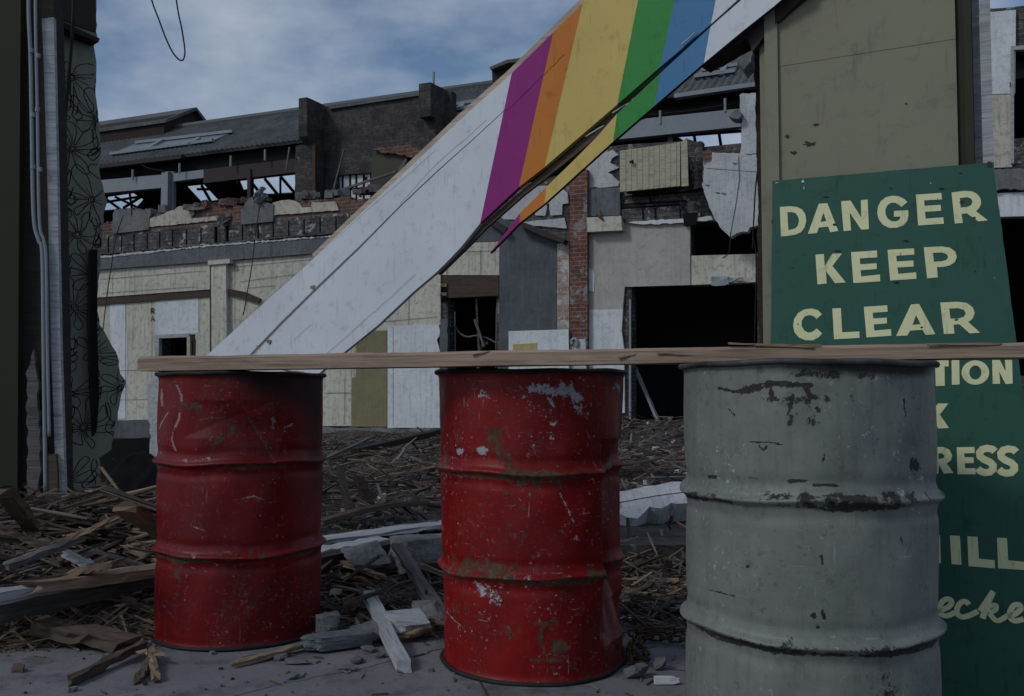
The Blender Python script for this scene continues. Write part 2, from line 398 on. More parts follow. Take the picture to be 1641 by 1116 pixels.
def build_ground():
    mb = MB()
    xs = [-400, -120, -40, -16] + [-12 + i * .16 for i in range(151)] + [16, 40, 120, 400]
    ys = [-60, -10, 0, 2.5] + [3.1 + .13 * i for i in range(130)] + [22, 26, 32, 45, 80, 200, 900]
    nx = len(xs); vs = []
    for y in ys:
        for x in xs:
            far = y > 20 or abs(x) > 13
            vs.append((x, y, 0.1 if far and y > 3 else ht(x, y)))
    fs = []; uv = []
    for j in range(len(ys) - 1):
        for i in range(nx - 1):
            a = j * nx + i; f = [a, a + 1, a + 1 + nx, a + nx]; fs.append(f); uv.append([(vs[q][0], vs[q][1]) for q in f])
    mb.add(vs, fs, uv)
    m, t, b = new_mat('rubble earth', .95)
    v = coords(t, 'Object')
    base = mixc(t, ramp(t, noise_n(t, v, 1.1, 8, .7), .35, .62), (.075, .062, .055), (.16, .148, .14))
    base = mixc(t, ramp(t, noise_n(t, v, 14, 8, .75), .5, .6), base, (.03, .025, .023))
    base = mixc(t, ramp(t, noise_n(t, v, 24, 4, .6), .64, .68), base, (.32, .31, .30))
    t.links.new(base, b.inputs['Base Color']); bumpn(t, b, noise_n(t, v, 12, 10, .8), 1.0, .12)
    tag(mb.build('ground', m, smooth=True), kind='structure')
    # concrete slab
    mb = MB(); fr = Frame((0, 0, 0), (1, 0, 0), (0, 1, 0))
    r = random.Random(3)
    edge = []
    for i in range(60):
        x = 7 - i * 14 / 59
        edge.append((x, SLAB_END + .12 * noise.noise(Vector((x * 1.3, 0, 0))) + .05 * noise.noise(Vector((x * 6, 1, 0)))))
    outer = [(-7, -3), (7, -3)] + edge
    plate_l(mb, fr, outer, [], 0.0, .12)
    m, t, b = new_mat('concrete slab', .8)
    v = coords(t, 'Object')
    base = mixc(t, ramp(t, noise_n(t, v, 1.7, 7, .65), .35, .65), (.15, .15, .165), (.20, .198, .21))
    base = mixc(t, mth(t, 'MULTIPLY', ramp(t, noise_n(t, v, 6, 9, .75), .5, .66), .7), base, (.06, .055, .055))
    vor = N(t, 'ShaderNodeTexVoronoi', feature='DISTANCE_TO_EDGE'); vor.inputs['Scale'].default_value = 1.1
    nn = N(t, 'ShaderNodeTexNoise'); nn.inputs['Scale'].default_value = 4; t.links.new(v, nn.inputs['Vector'])
    wv = N(t, 'ShaderNodeMix', data_type='VECTOR'); wv.inputs[0].default_value = .12; t.links.new(v, wv.inputs[4]); t.links.new(nn.outputs['Color'], wv.inputs[5])
    t.links.new(wv.outputs[1], vor.inputs['Vector'])
    base = mixc(t, ramp(t, vor.outputs['Distance'], .0, .006, True), base, (.03, .027, .027))
    base = mixc(t, ramp(t, noise_n(t, v, 45, 4, .6), .66, .69), base, (.03, .028, .027))
    t.links.new(base, b.inputs['Base Color']); bumpn(t, b, noise_n(t, v, 28, 9, .7), .5, .01)
    tag(mb.build('pavement', m), kind='structure')
build_ground()

# ================================================================== oil drums
def drum_mat(name, c, c2, chipc, rustc=(.055, .03, .02), spk=.85):
    m, t, b = new_mat(name, .42); b.inputs['Specular IOR Level'].default_value = .28
    v = coords(t, 'Object')
    at = N(t, 'ShaderNodeAttribute', attribute_name='wear'); sp = N(t, 'ShaderNodeSeparateColor'); t.links.new(at.outputs['Color'], sp.inputs[0])
    rb, wb, sb = sp.outputs[0], sp.outputs[1], sp.outputs[2]
    base = mixc(t, ramp(t, noise_n(t, v, 5, 7, .65), .35, .65), c, c2)
    vs = coords(t, 'Object', (1, 1, .12)); base = mixc(t, mth(t, 'MULTIPLY', ramp(t, noise_n(t, vs, 42, 6, .65), .5, .75), .45), base, tuple(x * .5 for x in c2))
    grime = ramp(t, noise_n(t, v, 13, 8, .75), .5, .8); base = mixc(t, mth(t, 'MULTIPLY', grime, .55), base, tuple(x * .4 + .012 for x in c2))
    # pale scratches
    vs2 = N(t, 'ShaderNodeMapping'); vs2.inputs['Rotation'].default_value = (.4, .5, .3); vs2.inputs['Scale'].default_value = (9, 9, 90)
    tc_ = N(t, 'ShaderNodeTexCoord'); t.links.new(tc_.outputs['Object'], vs2.inputs[0])
    scr = noise_n(t, vs2.outputs[0], 1.6, 3, .5); scm = noise_n(t, v, 9, 3, .5)
    sc = mth(t, 'MULTIPLY', ramp(t, scr, .67, .72), ramp(t, scm, .5, .6))
    base = mixc(t, mth(t, 'MULTIPLY', sc, .4), base, chipc)
    vs3 = N(t, 'ShaderNodeMapping'); vs3.inputs['Rotation'].default_value = (1.1, -.5, .9); vs3.inputs['Scale'].default_value = (110, 8, 8)
    t.links.new(tc_.outputs['Object'], vs3.inputs[0])
    scr2 = noise_n(t, vs3.outputs[0], 1.3, 3, .5)
    base = mixc(t, mth(t, 'MULTIPLY', mth(t, 'MULTIPLY', ramp(t, scr2, .68, .73), ramp(t, scm, .52, .6)), .35), base, chipc)
    n1 = noise_n(t, v, 34, 9, .74, .2); white = mth(t, 'ADD', n1, mth(t, 'MULTIPLY', wb, .47))
    n2 = noise_n(t, v, 25, 10, .8, .3); rust = mth(t, 'ADD', n2, mth(t, 'MULTIPLY', rb, .47))
    wm = ramp(t, white, .70, .715); rm = ramp(t, rust, .675, .70)
    base = mixc(t, wm, base, chipc)
    rc = mixc(t, ramp(t, noise_n(t, v, 60, 5, .7), .4, .6), rustc, (rustc[0] * 1.9, rustc[1] * 1.8, rustc[2] * 1.6))
    base = mixc(t, rm, base, rc)
    fm = ramp(t, noise_n(t, v, 6, 5, .6), .42, .62)
    f1 = mth(t, 'MULTIPLY', ramp(t, noise_n(t, v, 75, 4, .6), .63, .66), fm)
    base = mixc(t, mth(t, 'MULTIPLY', f1, .8), base, chipc)
    fm2 = ramp(t, noise_n(t, v, 4.3, 6, .7), .40, .58)
    f2 = mth(t, 'MULTIPLY', ramp(t, noise_n(t, v, 55, 8, .75), .565, .60), fm2)
    base = mixc(t, mth(t, 'MULTIPLY', f2, spk), base, rc)
    soot = ramp(t, mth(t, 'ADD', mth(t, 'MULTIPLY', noise_n(t, v, 11, 8, .7), .55), sb), .55, 1.05)
    base = mixc(t, mth(t, 'MULTIPLY', soot, .9), base, (.018, .014, .014))  # mask holds rim soot and the painted shade of the right flanks
    t.links.new(base, b.inputs['Base Color'])
    rr = mth(t, 'ADD', mth(t, 'MULTIPLY', mth(t, 'MAXIMUM', rm, soot), .35), mth(t, 'ADD', mth(t, 'MULTIPLY', noise_n(t, v, 18, 6, .6), .25), .36), True)
    t.links.new(rr, b.inputs['Roughness'])
    h = mth(t, 'ADD', mth(t, 'MULTIPLY', mth(t, 'MAXIMUM', rm, wm), -.6), mth(t, 'MULTIPLY', noise_n(t, v, 7, 6, .6), .9))
    bumpn(t, b, h, .45, .006)
    return m
def gau(d, s): return np.exp(-(d / s) ** 2)
def make_drum(name, label, cx, cy, mat, rimmat, dents, rust, white, soot, seed, marks=(), lean=(0, 0), R=.2865, H=.88, hoops=(.293, .587), yaw=0.0, hooprust=.5):
    root = thing(name, (cx, cy, 0), label, 'oil drum', 'oil drums carrying the barrier plank')
    NT, NZ = 440, 240
    th = np.linspace(-pi, pi, NT, endpoint=False)          # 0 faces the street (-Y), + towards +X
    z = np.linspace(0.004, H - .004, NZ); T, Z = np.meshgrid(th, z)
    rng = random.Random(seed)
    r = np.full_like(T, R)
    for hz in hoops:
        wob = .004 * np.sin(T * 3 + seed + hz * 9) + .002 * np.sin(T * 7 + seed)
        r += .0135 * gau(Z - hz - wob, .0085) + .0025 * gau(Z - hz - wob, .022)
        r -= .003 * gau(np.abs(Z - hz - wob) - .035, .014)
    r += .007 * gau(Z - H, .012) + .008 * gau(Z, .012)
    nf = np.zeros_like(T)
    for i in range(14):
        a = rng.uniform(-pi, pi); hz = rng.uniform(.05, .85); s = rng.uniform(.15, .5); nf += rng.uniform(-.004, .0025) * gau((T - a + pi) % (2 * pi) - pi, s) * gau(Z - hz, rng.uniform(.04, .13))
    r += nf
    r += .0016 * np.sin(T * 5 + Z * 9 + seed) + .0012 * np.sin(T * 11 - Z * 23)
    for (a, hz, sa, sz, dp, sk) in dents:                  # creased dents
        da = (T - a - sk * (Z - hz) + pi) % (2 * pi) - pi
        fa = np.clip(1 - np.abs(da) / sa, 0, 1); fz = np.clip(1 - np.abs(Z - hz) / sz, 0, 1)
        k = (np.minimum(fa, fz) * (2 - np.minimum(fa, fz))) if dp > .04 else ((fa * fa * (3 - 2 * fa)) * (fz * fz * (3 - 2 * fz)) if dp > 0 else np.minimum(fa, fz) ** .8)
        r -= abs(dp) * k
    A = T + yaw
    X = r * np.sin(A) + lean[0] * Z; Y = -r * np.cos(A) + lean[1] * Z
    vs = np.stack([X, Y, Z], -1).reshape(-1, 3)
    i = np.arange(NT); fs = []
    for j in range(NZ - 1):
        a = j * NT + i; b_ = j * NT + (i + 1) % NT
        fs.append(np.stack([a, b_, b_ + NT, a + NT], -1))
    fs = np.concatenate(fs)
    me = bpy.data.meshes.new('body'); me.from_pydata(vs.tolist(), [], fs.tolist())
    me.polygons.foreach_set('use_smooth', [True] * len(fs)); me.materials.append(mat)
    W = np.zeros((NZ, NT, 4)); W[..., 3] = 1
    for ch, lst in ((0, rust), (1, white), (2, soot)):
        for (a, hz, sa, sz, amp, sk) in lst:
            da = (T - a - sk * (Z - hz) + pi) % (2 * pi) - pi
            W[..., ch] += amp * gau(da, sa) * gau(Z - hz, sz)
    for (ch, wd_, pts) in marks:                              # chips and scratches at their own spots
        q = []
        for (px, py) in pts:
            t0 = 0.0
            for _ in range(6):
                dd = cy - R * cos(t0); xx = (px - CX) / FP * dd; t0 = math.asin(max(-.99, min(.99, (xx - cx) / R)))
            q.append((t0 * R, CAMZ - (py - 632) * dd / FP))
        nzf = np.random.RandomState(len(q) * 7 + int(px)).rand(NZ, NT) * .5 + .75
        for a_, b_ in zip(q, q[1:]) if len(q) > 1 else [(q[0], (q[0][0] + .001, q[0][1]))]:
            ux, uz = b_[0] - a_[0], b_[1] - a_[1]; l2 = ux * ux + uz * uz + 1e-9
            tt_ = np.clip(((T * R - a_[0]) * ux + (Z - a_[1]) * uz) / l2, 0, 1)
            dist = np.hypot(T * R - a_[0] - ux * tt_, Z - a_[1] - uz * tt_)
            W[..., ch] = np.maximum(W[..., ch], np.clip(1.9 - dist / (wd_ * 1.05 * nzf), 0, 1) * (.62 if ch == 0 else .52))
    for hz in hoops: W[..., 0] += hooprust * gau(Z - hz + .012, .009) * (.6 + .4 * np.sin(T * 4 + hz * 30 + seed)) + .22 * gau(Z - hz, .012)
    W[..., 0] += .6 * gau(Z, .012) + .4 * gau(Z - H, .01)
    ca = me.color_attributes.new('wear', 'FLOAT_COLOR', 'POINT'); ca.data.foreach_set('color', np.clip(W, 0, 1).reshape(-1).astype(np.float32))
    me.update()
    o = bpy.data.objects.new('body', me); COL.objects.link(o); o.parent = root
    base = Vector((cx, cy, 0))
    for hz, nm, f in ((H - .003, 'top_rim', 1), (.006, 'bottom_rim', 0)):
        mb = MB(); pts = []
        jt = 0 if f else (NZ - 1)
        for q in range(96):
            t0 = q / 96 * 2 * pi - pi
            rr = float(np.interp(t0, th, r[-1 if f else 0])) + .001
            pts.append(base + Vector((rr * sin(t0 + yaw) + lean[0] * hz, -rr * cos(t0 + yaw) + lean[1] * hz, hz + .0015 * sin(t0 * 3 + seed) + (.0012 * sin(t0 * 9) if f else 0))))
        tube(mb, pts, .0068, 0, 8, True); mb.build(nm, rimmat, root, True)
    mb = MB()                                               # recessed lid with two bungs
    ring = 64
    vsl = [base + Vector((lean[0] * H + (R - .008) * sin(2 * pi * k / ring), lean[1] * H - (R - .008) * cos(2 * pi * k / ring), H - .018)) for k in range(ring)]
    mb.add(vsl, [list(range(ring))], [[(v.x, v.y) for v in vsl]])
    for bx_, by_, br_ in ((.16, 0, .035), (-.17, .02, .018)):
        tube(mb, [base + Vector((bx_, by_, H - .02)), base + Vector((bx_, by_, H - .008))], br_, 0, 16)
    mb.build('lid', rimmat, root)
    return root
red = drum_mat('red drum paint', (.165, .0015, .003), (.10, .0012, .003), (.27, .17, .19))
red2 = drum_mat('red drum paint scuffed', (.23, .003, .004), (.145, .002, .003), (.34, .34, .38), (.06, .034, .022))
grey = drum_mat('grey drum paint', (.195, .208, .187), (.145, .16, .148), (.34, .36, .40), (.022, .020, .021), .35)
rimdk = plain('sooty rim steel', (.035, .03, .03), .6, .3)
rimgr = plain('worn grey rim', (.09, .09, .09), .55, .2, .7, 14)
D1 = (-.940, 3.27); D2 = (.079, 2.93); D3 = (.694, 2.22)
make_drum('oil_drum', 'dark red steel drum with a pale squiggle, leftmost under the plank', D1[0], D1[1], red, rimdk,
    [(.12, .73, .5, .06, -.012, 1.2), (.45, .69, .42, .075, .016, 0), (-.5, .5, .3, .1, .004, 0)],
    [(-.85, .70, .10, .03, .5, 0), (-.25, .77, .35, .02, .5, 0), (.1, .68, .12, .06, .5, 4), (-.4, .42, .3, .1, .12, 0), (-.4, .14, .5, .1, .2, 0), (.3, .12, .4, .1, .22, 0), (-.5, .25, .15, .04, .3, 0)],
    [(-.93, .80, .05, .05, .62, 0), (-.90, .72, .035, .05, .62, 5), (-1.0, .65, .03, .03, .55, -4), (.62, .72, .06, .03, .5, 0), (-.25, .30, .08, .02, .42, 0), (-.35, .60, .2, .02, .3, 0), (0, .42, .3, .08, .12, 0), (.1, .62, .4, .02, .28, 0)],
    [(.75, .88, .65, .11, .95, 0), (1.4, .8, .35, .25, .6, 0), (0, .885, 3, .018, .6, 0), (1.3, .35, .4, .5, .22, 0)], 1, [(1, .004, [(283, 618), (292, 634), (291, 655), (287, 672), (279, 690), (277, 704), (282, 722)]), (1, .004, [(458, 686), (468, 680)]), (0, .003, [(400, 670), (420, 700), (440, 735)]), (0, .0025, [(320, 672), (360, 668)]), (1, .002, [(380, 800), (410, 794), (440, 806)]), (1, .002, [(310, 840), (335, 850)])], R=.275, hooprust=.55)  # soot at the top; right-flank entries put the drum's shading into colour
make_drum('oil_drum', 'bright red drum crushed at its lower right, middle of three under plank', D2[0], D2[1], red2, rimdk,
    [(1.25, .04, .8, .15, -.034, 0), (1.32, .30, .45, .20, .02, 0), (1.28, .38, .55, .30, .075, .0), (1.15, .20, .25, .20, .022, .8), (1.45, .62, .45, .22, .016, 0), (1.30, .27, .30, .12, .035, .6), (.78, .22, .10, .18, -.010, .9), (1.4, .62, .3, .14, .014, 0), (-1.2, .66, .35, .1, .008, 0)],
    [(-.35, .66, .16, .14, .42, -2.2), (-1.25, .62, .12, .05, .55, 0), (.1, .57, .35, .03, .3, 0), (.6, .30, .15, .05, .3, 0), (.25, .42, .12, .25, .12, 0), (-.3, .15, .10, .08, .30, .8), (.2, .11, .10, .02, .7, 0), (.15, .17, .06, .03, .35, 0), (.3, .06, .2, .03, .3, 0), (-1.0, .2, .25, .2, .25, 0), (-.5, .32, .5, .03, .5, 0)],
    [(.15, .82, .28, .025, .45, -.6), (.45, .79, .10, .05, .42, -2), (1.1, .83, .12, .02, .5, 0), (-.85, .645, .10, .014, .72, 0), (-.55, .65, .09, .018, .72, 0), (-.55, .80, .3, .06, .25, 0), (.1, .72, .35, .1, .2, 0), (-.62, .26, .12, .03, .5, -1.5), (-.4, .24, .1, .04, .4, 0), (-.1, .3, .12, .03, .3, 0), (.4, .43, .2, .06, .22, 0), (0, .3, .8, .25, .06, 0)],
    [(0, .885, 3, .016, .72, 0), (-.2, .90, .5, .05, .35, 0), (1.4, .8, .35, .2, .6, 0), (.9, .86, .3, .05, .5, 0)], 5, [(1, .003, [(862, 625), (885, 632), (900, 655)]), (0, .004, [(860, 994), (878, 994), (868, 1004), (866, 1020), (872, 1036)]), (0, .003, [(850, 1051), (900, 1051)]), (1, .002, [(905, 790), (925, 835)]), (1, .002, [(720, 975), (745, 1000)]), (0, .005, [(905, 850)]), (0, .004, [(857, 791)]), (0, .004, [(858, 890)]), (0, .004, [(800, 690), (812, 740)]), (0, .003, [(735, 690), (745, 712)])], lean=(-.024, .0))  # rim soot, plus shading of the right flank painted in
make_drum('oil_drum', 'pale grey steel drum with flaked black rim, rightmost by the green sign', D3[0], D3[1], grey, rimgr,
    [(.1, .2, .5, .12, .006, 0), (.55, .68, .3, .08, .005, 0)],
    [(-.45, .80, .42, .010, .3, 0), (-.05, .850, .45, .012, .5, 0), (.1, .80, .5, .05, .12, 0), (.62, .66, .1, .02, .5, 0), (-.3, .76, .2, .03, .28, 0), (.25, .72, .1, .05, .3, 0), (0, .60, .8, .012, .42, 0), (.2, .21, .2, .05, .36, 0), (-.5, .28, .2, .04, .1, 0), (0, .277, .9, .006, .3, 0)],
    [(.35, .70, .25, .05, .22, 0), (.65, .62, .25, .03, .3, 0), (0, .6, 1, .01, .2, 0)],
    [(.05, .868, .8, .022, .8, 0), (-.25, .82, .25, .02, .42, 0), (.6, .86, .35, .02, .5, 0), (1.5, .5, .3, .5, .22, 0), (0, .27, .9, .007, .3, 0)], 9, [(0, .0025, [(1150, 622), (1175, 628), (1200, 628)]), (0, .006, [(1192, 626), (1212, 622), (1232, 616)]), (0, .004, [(1232, 614), (1262, 616), (1300, 618)]), (0, .003, [(1236, 626), (1237, 642)]), (0, .002, [(1270, 634), (1266, 652), (1262, 664)]), (0, .004, [(1267, 668), (1263, 680)]), (0, .003, [(1308, 655), (1312, 660)]), (0, .003, [(1290, 622), (1300, 636)]),  # black stains at the rim; right-flank entry is painted shading
     (0, .002, [(1200, 708), (1232, 709), (1250, 712)]), (0, .003, [(1216, 716), (1222, 721), (1228, 716)]), (0, .002, [(1318, 728), (1317, 738)]), (0, .003, [(1130, 763), (1142, 764)]), (0, .0015, [(1196, 766), (1210, 767)]), (0, .003, [(1262, 771), (1292, 769)]), (0, .0025, [(1300, 776), (1340, 778)]), (0, .0015, [(1130, 941), (1150, 945), (1172, 951)]), (0, .003, [(1194, 905)]), (0, .002, [(1312, 888), (1313, 900)]), (0, .004, [(1298, 982)]), (0, .003, [(1312, 975), (1314, 986)]), (0, .003, [(1305, 1000)]), (0, .0015, [(1448, 640), (1450, 668)]), (0, .002, [(1440, 860), (1442, 870)]), (0, .0015, [(1165, 655), (1175, 665)])], R=.281, hooprust=.62)

# ================================================================== barrier plank
def build_plank():
    mb = MB()
    n = 90; top = []; r = random.Random(4)
    A = P(242, 588.5, 3.20); B = P(1690, 569.5, 2.05)
    A.z = .886 + .026; B.z = .886 + .020
    d = B - A; Ln = d.length; dn = Vector((d.x, d.y, 0)).normalized(); s = Vector((-dn.y, dn.x, 0))
    prof = 12; vs = []; ln = []
    for i in range(n + 1):
        f = i / n; c = A + d * f; h = .049 + (.033 - .049) * f
        hz = h / 2; wv = .0022 * noise.noise(Vector((f * 11, 0, 0))) + .0015 * noise.noise(Vector((f * 40, 3, 0)))
        bt = .0015 * noise.noise(Vector((f * 9, 7, 0)))
        ft = .003 * noise.noise(Vector((f * 6, 9, 0)))
        w_ = .115
        ring = [(-w_ / 2 + ft, -hz + bt), (0, -hz + bt), (w_ / 2, -hz), (w_ / 2, hz), (w_ / 4, hz + wv), (0, hz + wv), (-w_ / 4, hz + wv), (-w_ / 2 + ft + .004, hz + wv), (-w_ / 2 + ft - .001, hz - .007 + wv), (-w_ / 2 + ft + .002 * noise.noise(Vector((f * 30, 1, 1))), 0.006), (-w_ / 2 + ft + .0025 * noise.noise(Vector((f * 25, 5, 1))), -.006), (-w_ / 2 + ft, -hz + bt + .005)]
        for a, b in ring: vs.append(c + s * a + Vector((0, 0, b)) + (dn * r.uniform(-.006, .006) if i == 0 else Vector())); ln.append(f * Ln)
    per = [0, .06, .11, .15, .18, .21, .24, .27, .28, .295, .31, .325, .33]
    fs = []; uv = []
    for i in range(n):
        for j in range(prof):
            a = i * prof + j; b = i * prof + (j + 1) % prof
            fs.append([a, a + prof, b + prof, b]); uv.append([(ln[a], per[j]), (ln[a + prof], per[j]), (ln[b + prof], per[j + 1]), (ln[b], per[j + 1])])
    fs.append(list(range(prof))); uv.append([(0, .3)] * prof)
    fs.append([n * prof + j for j in range(prof)][::-1]); uv.append([(0, .3)] * prof)
    mb.add(vs, fs, uv)
    root = thing('barrier_plank', (A.x, A.y, .886), 'long rough brown timber plank laid across all three drums', 'plank')
    mb.build('plank', M['wood_plank'], root)
    def on(px, dz, out=-.06):
        f = (px - 224) / 1466; 
        q = hit(px, 575, A + s * out, s); q.z = dz; return q
    mb = MB()
    for (x0, x1, z0, z1, w2, q) in ((1172, 1262, .934, .926, .005, 1), (1215, 1310, .929, .924, .006, 2), (1490, 1600, .922, .920, .004, 3), (995, 1018, .905, .912, .004, 4), (1300, 1240, .921, .926, .004, 8), (455, 486, .883, .876, .003, 5), (760, 782, .92, .927, .003, 6), (1055, 1110, .914, .908, .004, 7)):
        mb = MB(); beam(mb, on(x0, z0, -.062), on(x1, z1, -.055), .006, w2 * .7, 0, 5, .001, .01, seed=q, taper=1.5)
        mb.build('splinter', M['wood_tan'], root)
build_plank()

# ================================================================== danger sign + pier
SU = Vector((.889, -.457, 0)); SO = Vector((.753, 2.745, 0)); BK = Vector((.457, .889, 0))
LEAN = radians(3.2)
SF = Frame(SO + BK * -.03, SU, Vector((0, 0, 1)) * cos(LEAN) + BK * sin(LEAN))
Z1 = lambda a, b: (1180 + a / 2.937, 240 + b / 2.937)
Z2 = lambda a, b: (1080 + a / 1.9376, 540 + b / 1.9376)
LET = {
 'D': ([(205,270),(250,267),(285,270),(310,282),(325,305),(329,335),(322,365),(305,388),(280,400),(245,406),(210,409)], [(240,295),(262,294),(280,300),(292,318),(295,335),(290,357),(276,372),(255,378),(245,379)]),
 'A': ([(337,396),(388,255),(428,252),(480,383),(442,389),(432,362),(388,367),(379,393)], [(396,340),(410,297),(424,337)]),
 'N': ([(493,243),(538,240),(588,320),(586,238),(618,235),(624,374),(588,377),(533,295),(540,380),(505,384)], None),
 'G': ([(805,247),(790,232),(765,220),(735,217),(705,224),(680,243),(667,268),(663,298),(670,328),(690,354),(720,369),(755,368),(785,357),(803,338),(810,312),(809,285),(742,289),(742,316),(773,315),(768,330),(752,338),(730,337),(712,325),(702,305),(702,280),(712,260),(730,250),(750,251),(768,262),(777,270)], None),
 'E': ([(845,212),(965,204),(968,234),(884,239),(886,265),(962,260),(964,288),(888,293),(891,325),(974,319),(977,349),(856,357)], None),
 'R': ([(1013,202),(1075,194),(1110,197),(1135,210),(1150,232),(1152,255),(1143,275),(1128,290),(1184,333),(1140,338),(1085,300),(1060,303),(1066,345),(1028,348)], [(1052,228),(1085,224),(1105,230),(1112,245),(1105,262),(1085,270),(1056,273)]),
 'K': ([(372,495),(412,491),(416,548),(452,490),(497,489),(452,548),(515,625),(465,629),(422,572),(425,630),(382,635)], None),
 'E2': ([(540,483),(662,475),(663,507),(581,512),(583,540),(660,535),(661,562),(585,568),(588,597),(676,588),(677,620),(551,628)], None),
 'E3': ([(712,472),(836,465),(838,494),(752,500),(755,527),(833,522),(835,550),(758,555),(762,585),(846,578),(848,608),(724,616)], None),
 'P': ([(882,460),(965,456),(1005,462),(1030,480),(1038,505),(1028,530),(1005,545),(975,552),(944,553),(948,601),(898,606)], [(925,486),(968,484),(990,492),(997,507),(988,520),(965,526),(930,528)]),
 'C': ([(403,775),(385,757),(355,748),(320,752),(290,770),(272,798),(267,830),(275,862),(295,885),(325,897),(360,898),(388,883),(404,865),(378,842),(360,857),(340,862),(320,852),(307,830),(308,805),(322,785),(345,778),(365,785),(377,797)], None),
 'L': ([(452,748),(492,746),(498,860),(579,856),(580,886),(460,893)], None),
 'E4': ([(600,740),(710,733),(712,763),(642,768),(644,795),(708,791),(709,818),(647,823),(650,852),(728,845),(730,876),(613,884)], None),
 'A2': ([(752,877),(822,729),(860,726),(937,869),(890,872),(876,848),(818,852),(805,875)], [(829,825),(846,780),(868,822)]),
 'R2': ([(960,720),(1040,716),(1085,722),(1112,742),(1122,768),(1113,795),(1092,812),(1148,862),(1098,865),(1050,822),(1022,824),(1027,866),(977,868)], [(1002,748),(1045,746),(1072,755),(1080,772),(1070,788),(1045,795),(1008,796)]),
}
def arc(cx, cy, rx, ry, a0, a1, n=14): return [(cx + rx * cos(radians(a0 + (a1 - a0) * i / n)), cy + ry * sin(radians(a0 + (a1 - a0) * i / n))) for i in range(n + 1)]
def build_sign():
    b0 = SF.o.copy(); root = thing('danger_sign', (b0.x, b0.y, 0), 'green board lettered DANGER KEEP CLEAR leaning on the olive pier', 'sign')
    mb = MB()
    bl = SF.loc(1228, 800); zb = .004
    tl = SF.loc(1238, 290); ml = SF.loc(1232, 555); tr = SF.loc(1592, 260); mr = SF.loc(1630, 560)
    k = (mr[0] - tr[0]) / (tr[1] - mr[1])
    outer = [(ml[0] - .006, zb), (mr[0] + k * mr[1], zb), mr, tr, tl]
    r = random.Random(2)
    pl = []
    for i in range(5):
        a, b = outer[i], outer[(i + 1) % 5]; q = 22
        for j in range(q): pl.append((a[0] + (b[0] - a[0]) * j / q + r.uniform(-.0009, .0009), a[1] + (b[1] - a[1]) * j / q + (r.uniform(-.0009, .0009) if i not in (0,) else 0)))
    plate_l(mb, SF, pl, [], 0, .016)
    mb.build('board', M['sign_green'], root)
    words = [('DANGER', ['D', 'A', 'N', 'G', 'E', 'R']), ('KEEP', ['K', 'E2', 'E3', 'P']), ('CLEAR', ['C', 'L', 'E4', 'A2', 'R2'])]
    for w_, ks in words:
        mb = MB()
        for k_ in ks:
            o, h = LET[k_]
            plate(mb, SF, [Z1(*p) for p in o], [[Z1(*p) for p in h]] if h else [], .0012, .0009)
        mb.build('lettering', M['sign_cream'], root)['label'] = 'cream painted word ' + w_
    def poly(mb, pts, holes=()): plate(mb, SF, [Z2(*p) for p in pts], [[Z2(*p) for p in h] for h in holes], .0012, .0009)
    cnt = [0]
    def stroke(mb, pts, wz):
        cnt[0] += 1; q = [SF.loc(*Z2(*p), .0012) for p in pts]; ribbon_l(mb, SF, q, wz / 1.9376 / 1500 * 2.6, .0012 + cnt[0] * .00012, 0)
    mb = MB()
    poly(mb, [(786,72),(853,72),(853,92),(840,92),(841,152),(813,153),(811,92),(786,92)])
    poly(mb, [(862,72),(886,72),(887,148),(863,149)])
    poly(mb, arc(936,111,43,38,0,345,22), [arc(936,111,19,22,0,345,18)])
    poly(mb, [(988,72),(1012,72),(1030,108),(1028,72),(1050,72),(1052,145),(1030,147),(1010,108),(1013,146),(990,146)])
    mb.build('lettering', M['sign_cream'], root)['label'] = 'cream letters TION'
    mb = MB(); poly(mb, [(770,208),(796,208),(797,236),(820,207),(852,207),(826,242),(854,283),(822,285),(798,252),(797,286),(772,286)])
    mb.build('lettering', M['sign_cream'], root)['label'] = 'cream letter K'
    mb = MB()
    poly(mb, [(796,343),(835,342),(855,350),(864,368),(860,384),(848,393),(868,423),(838,425),(823,397),(821,425),(796,422)], [[(821,362),(833,362),(840,369),(838,377),(821,379)]])
    poly(mb, [(878,343),(933,342),(934,361),(901,362),(902,374),(930,374),(931,392),(903,393),(904,408),(936,408),(937,427),(881,427)])
    for dx, dy in ((0, 0), (66, 2)):
        pts = [(1000+dx,356+dy),(992+dx,349+dy),(975+dx,346+dy),(960+dx,350+dy),(952+dx,360+dy),(954+dx,372+dy),(966+dx,381+dy),(984+dx,389+dy),(994+dx,399+dy),(994+dx,410+dy),(984+dx,420+dy),(968+dx,422+dy),(954+dx,417+dy),(946+dx,409+dy)]
        stroke(mb, [(x - 3, y) for x, y in pts], 21)
    mb.build('lettering', M['sign_cream'], root)['label'] = 'cream letters RESS'
    mb = MB()
    poly(mb, [(800,617),(826,617),(829,703),(803,702)])
    poly(mb, [(857,617),(888,618),(893,708),(862,706)])
    poly(mb, [(911,620),(943,621),(947,689),(996,694),(997,719),(915,712)])
    poly(mb, [(1003,624),(1034,625),(1038,694),(1090,699),(1091,724),(1007,719)])
    mb.build('lettering', M['sign_cream'], root)['label'] = 'cream letters ILL below'
    mb = MB()
    sp = lambda pts: [(p.x, p.y) for p in smooth_path([(a, b, 0) for a, b in pts], 6)]
    stroke(mb, sp([(812,852),(832,848),(856,836),(862,820),(848,814),(832,824),(824,845),(830,862),(850,866),(872,856)]), 15)
    stroke(mb, sp([(916,832),(906,822),(890,826),(880,842),(880,860),(896,870),(920,864),(944,852)]), 15)
    stroke(mb, sp([(950,852),(975,815),(992,790)]), 15); stroke(mb, sp([(990,792),(972,835),(958,875)]), 16)
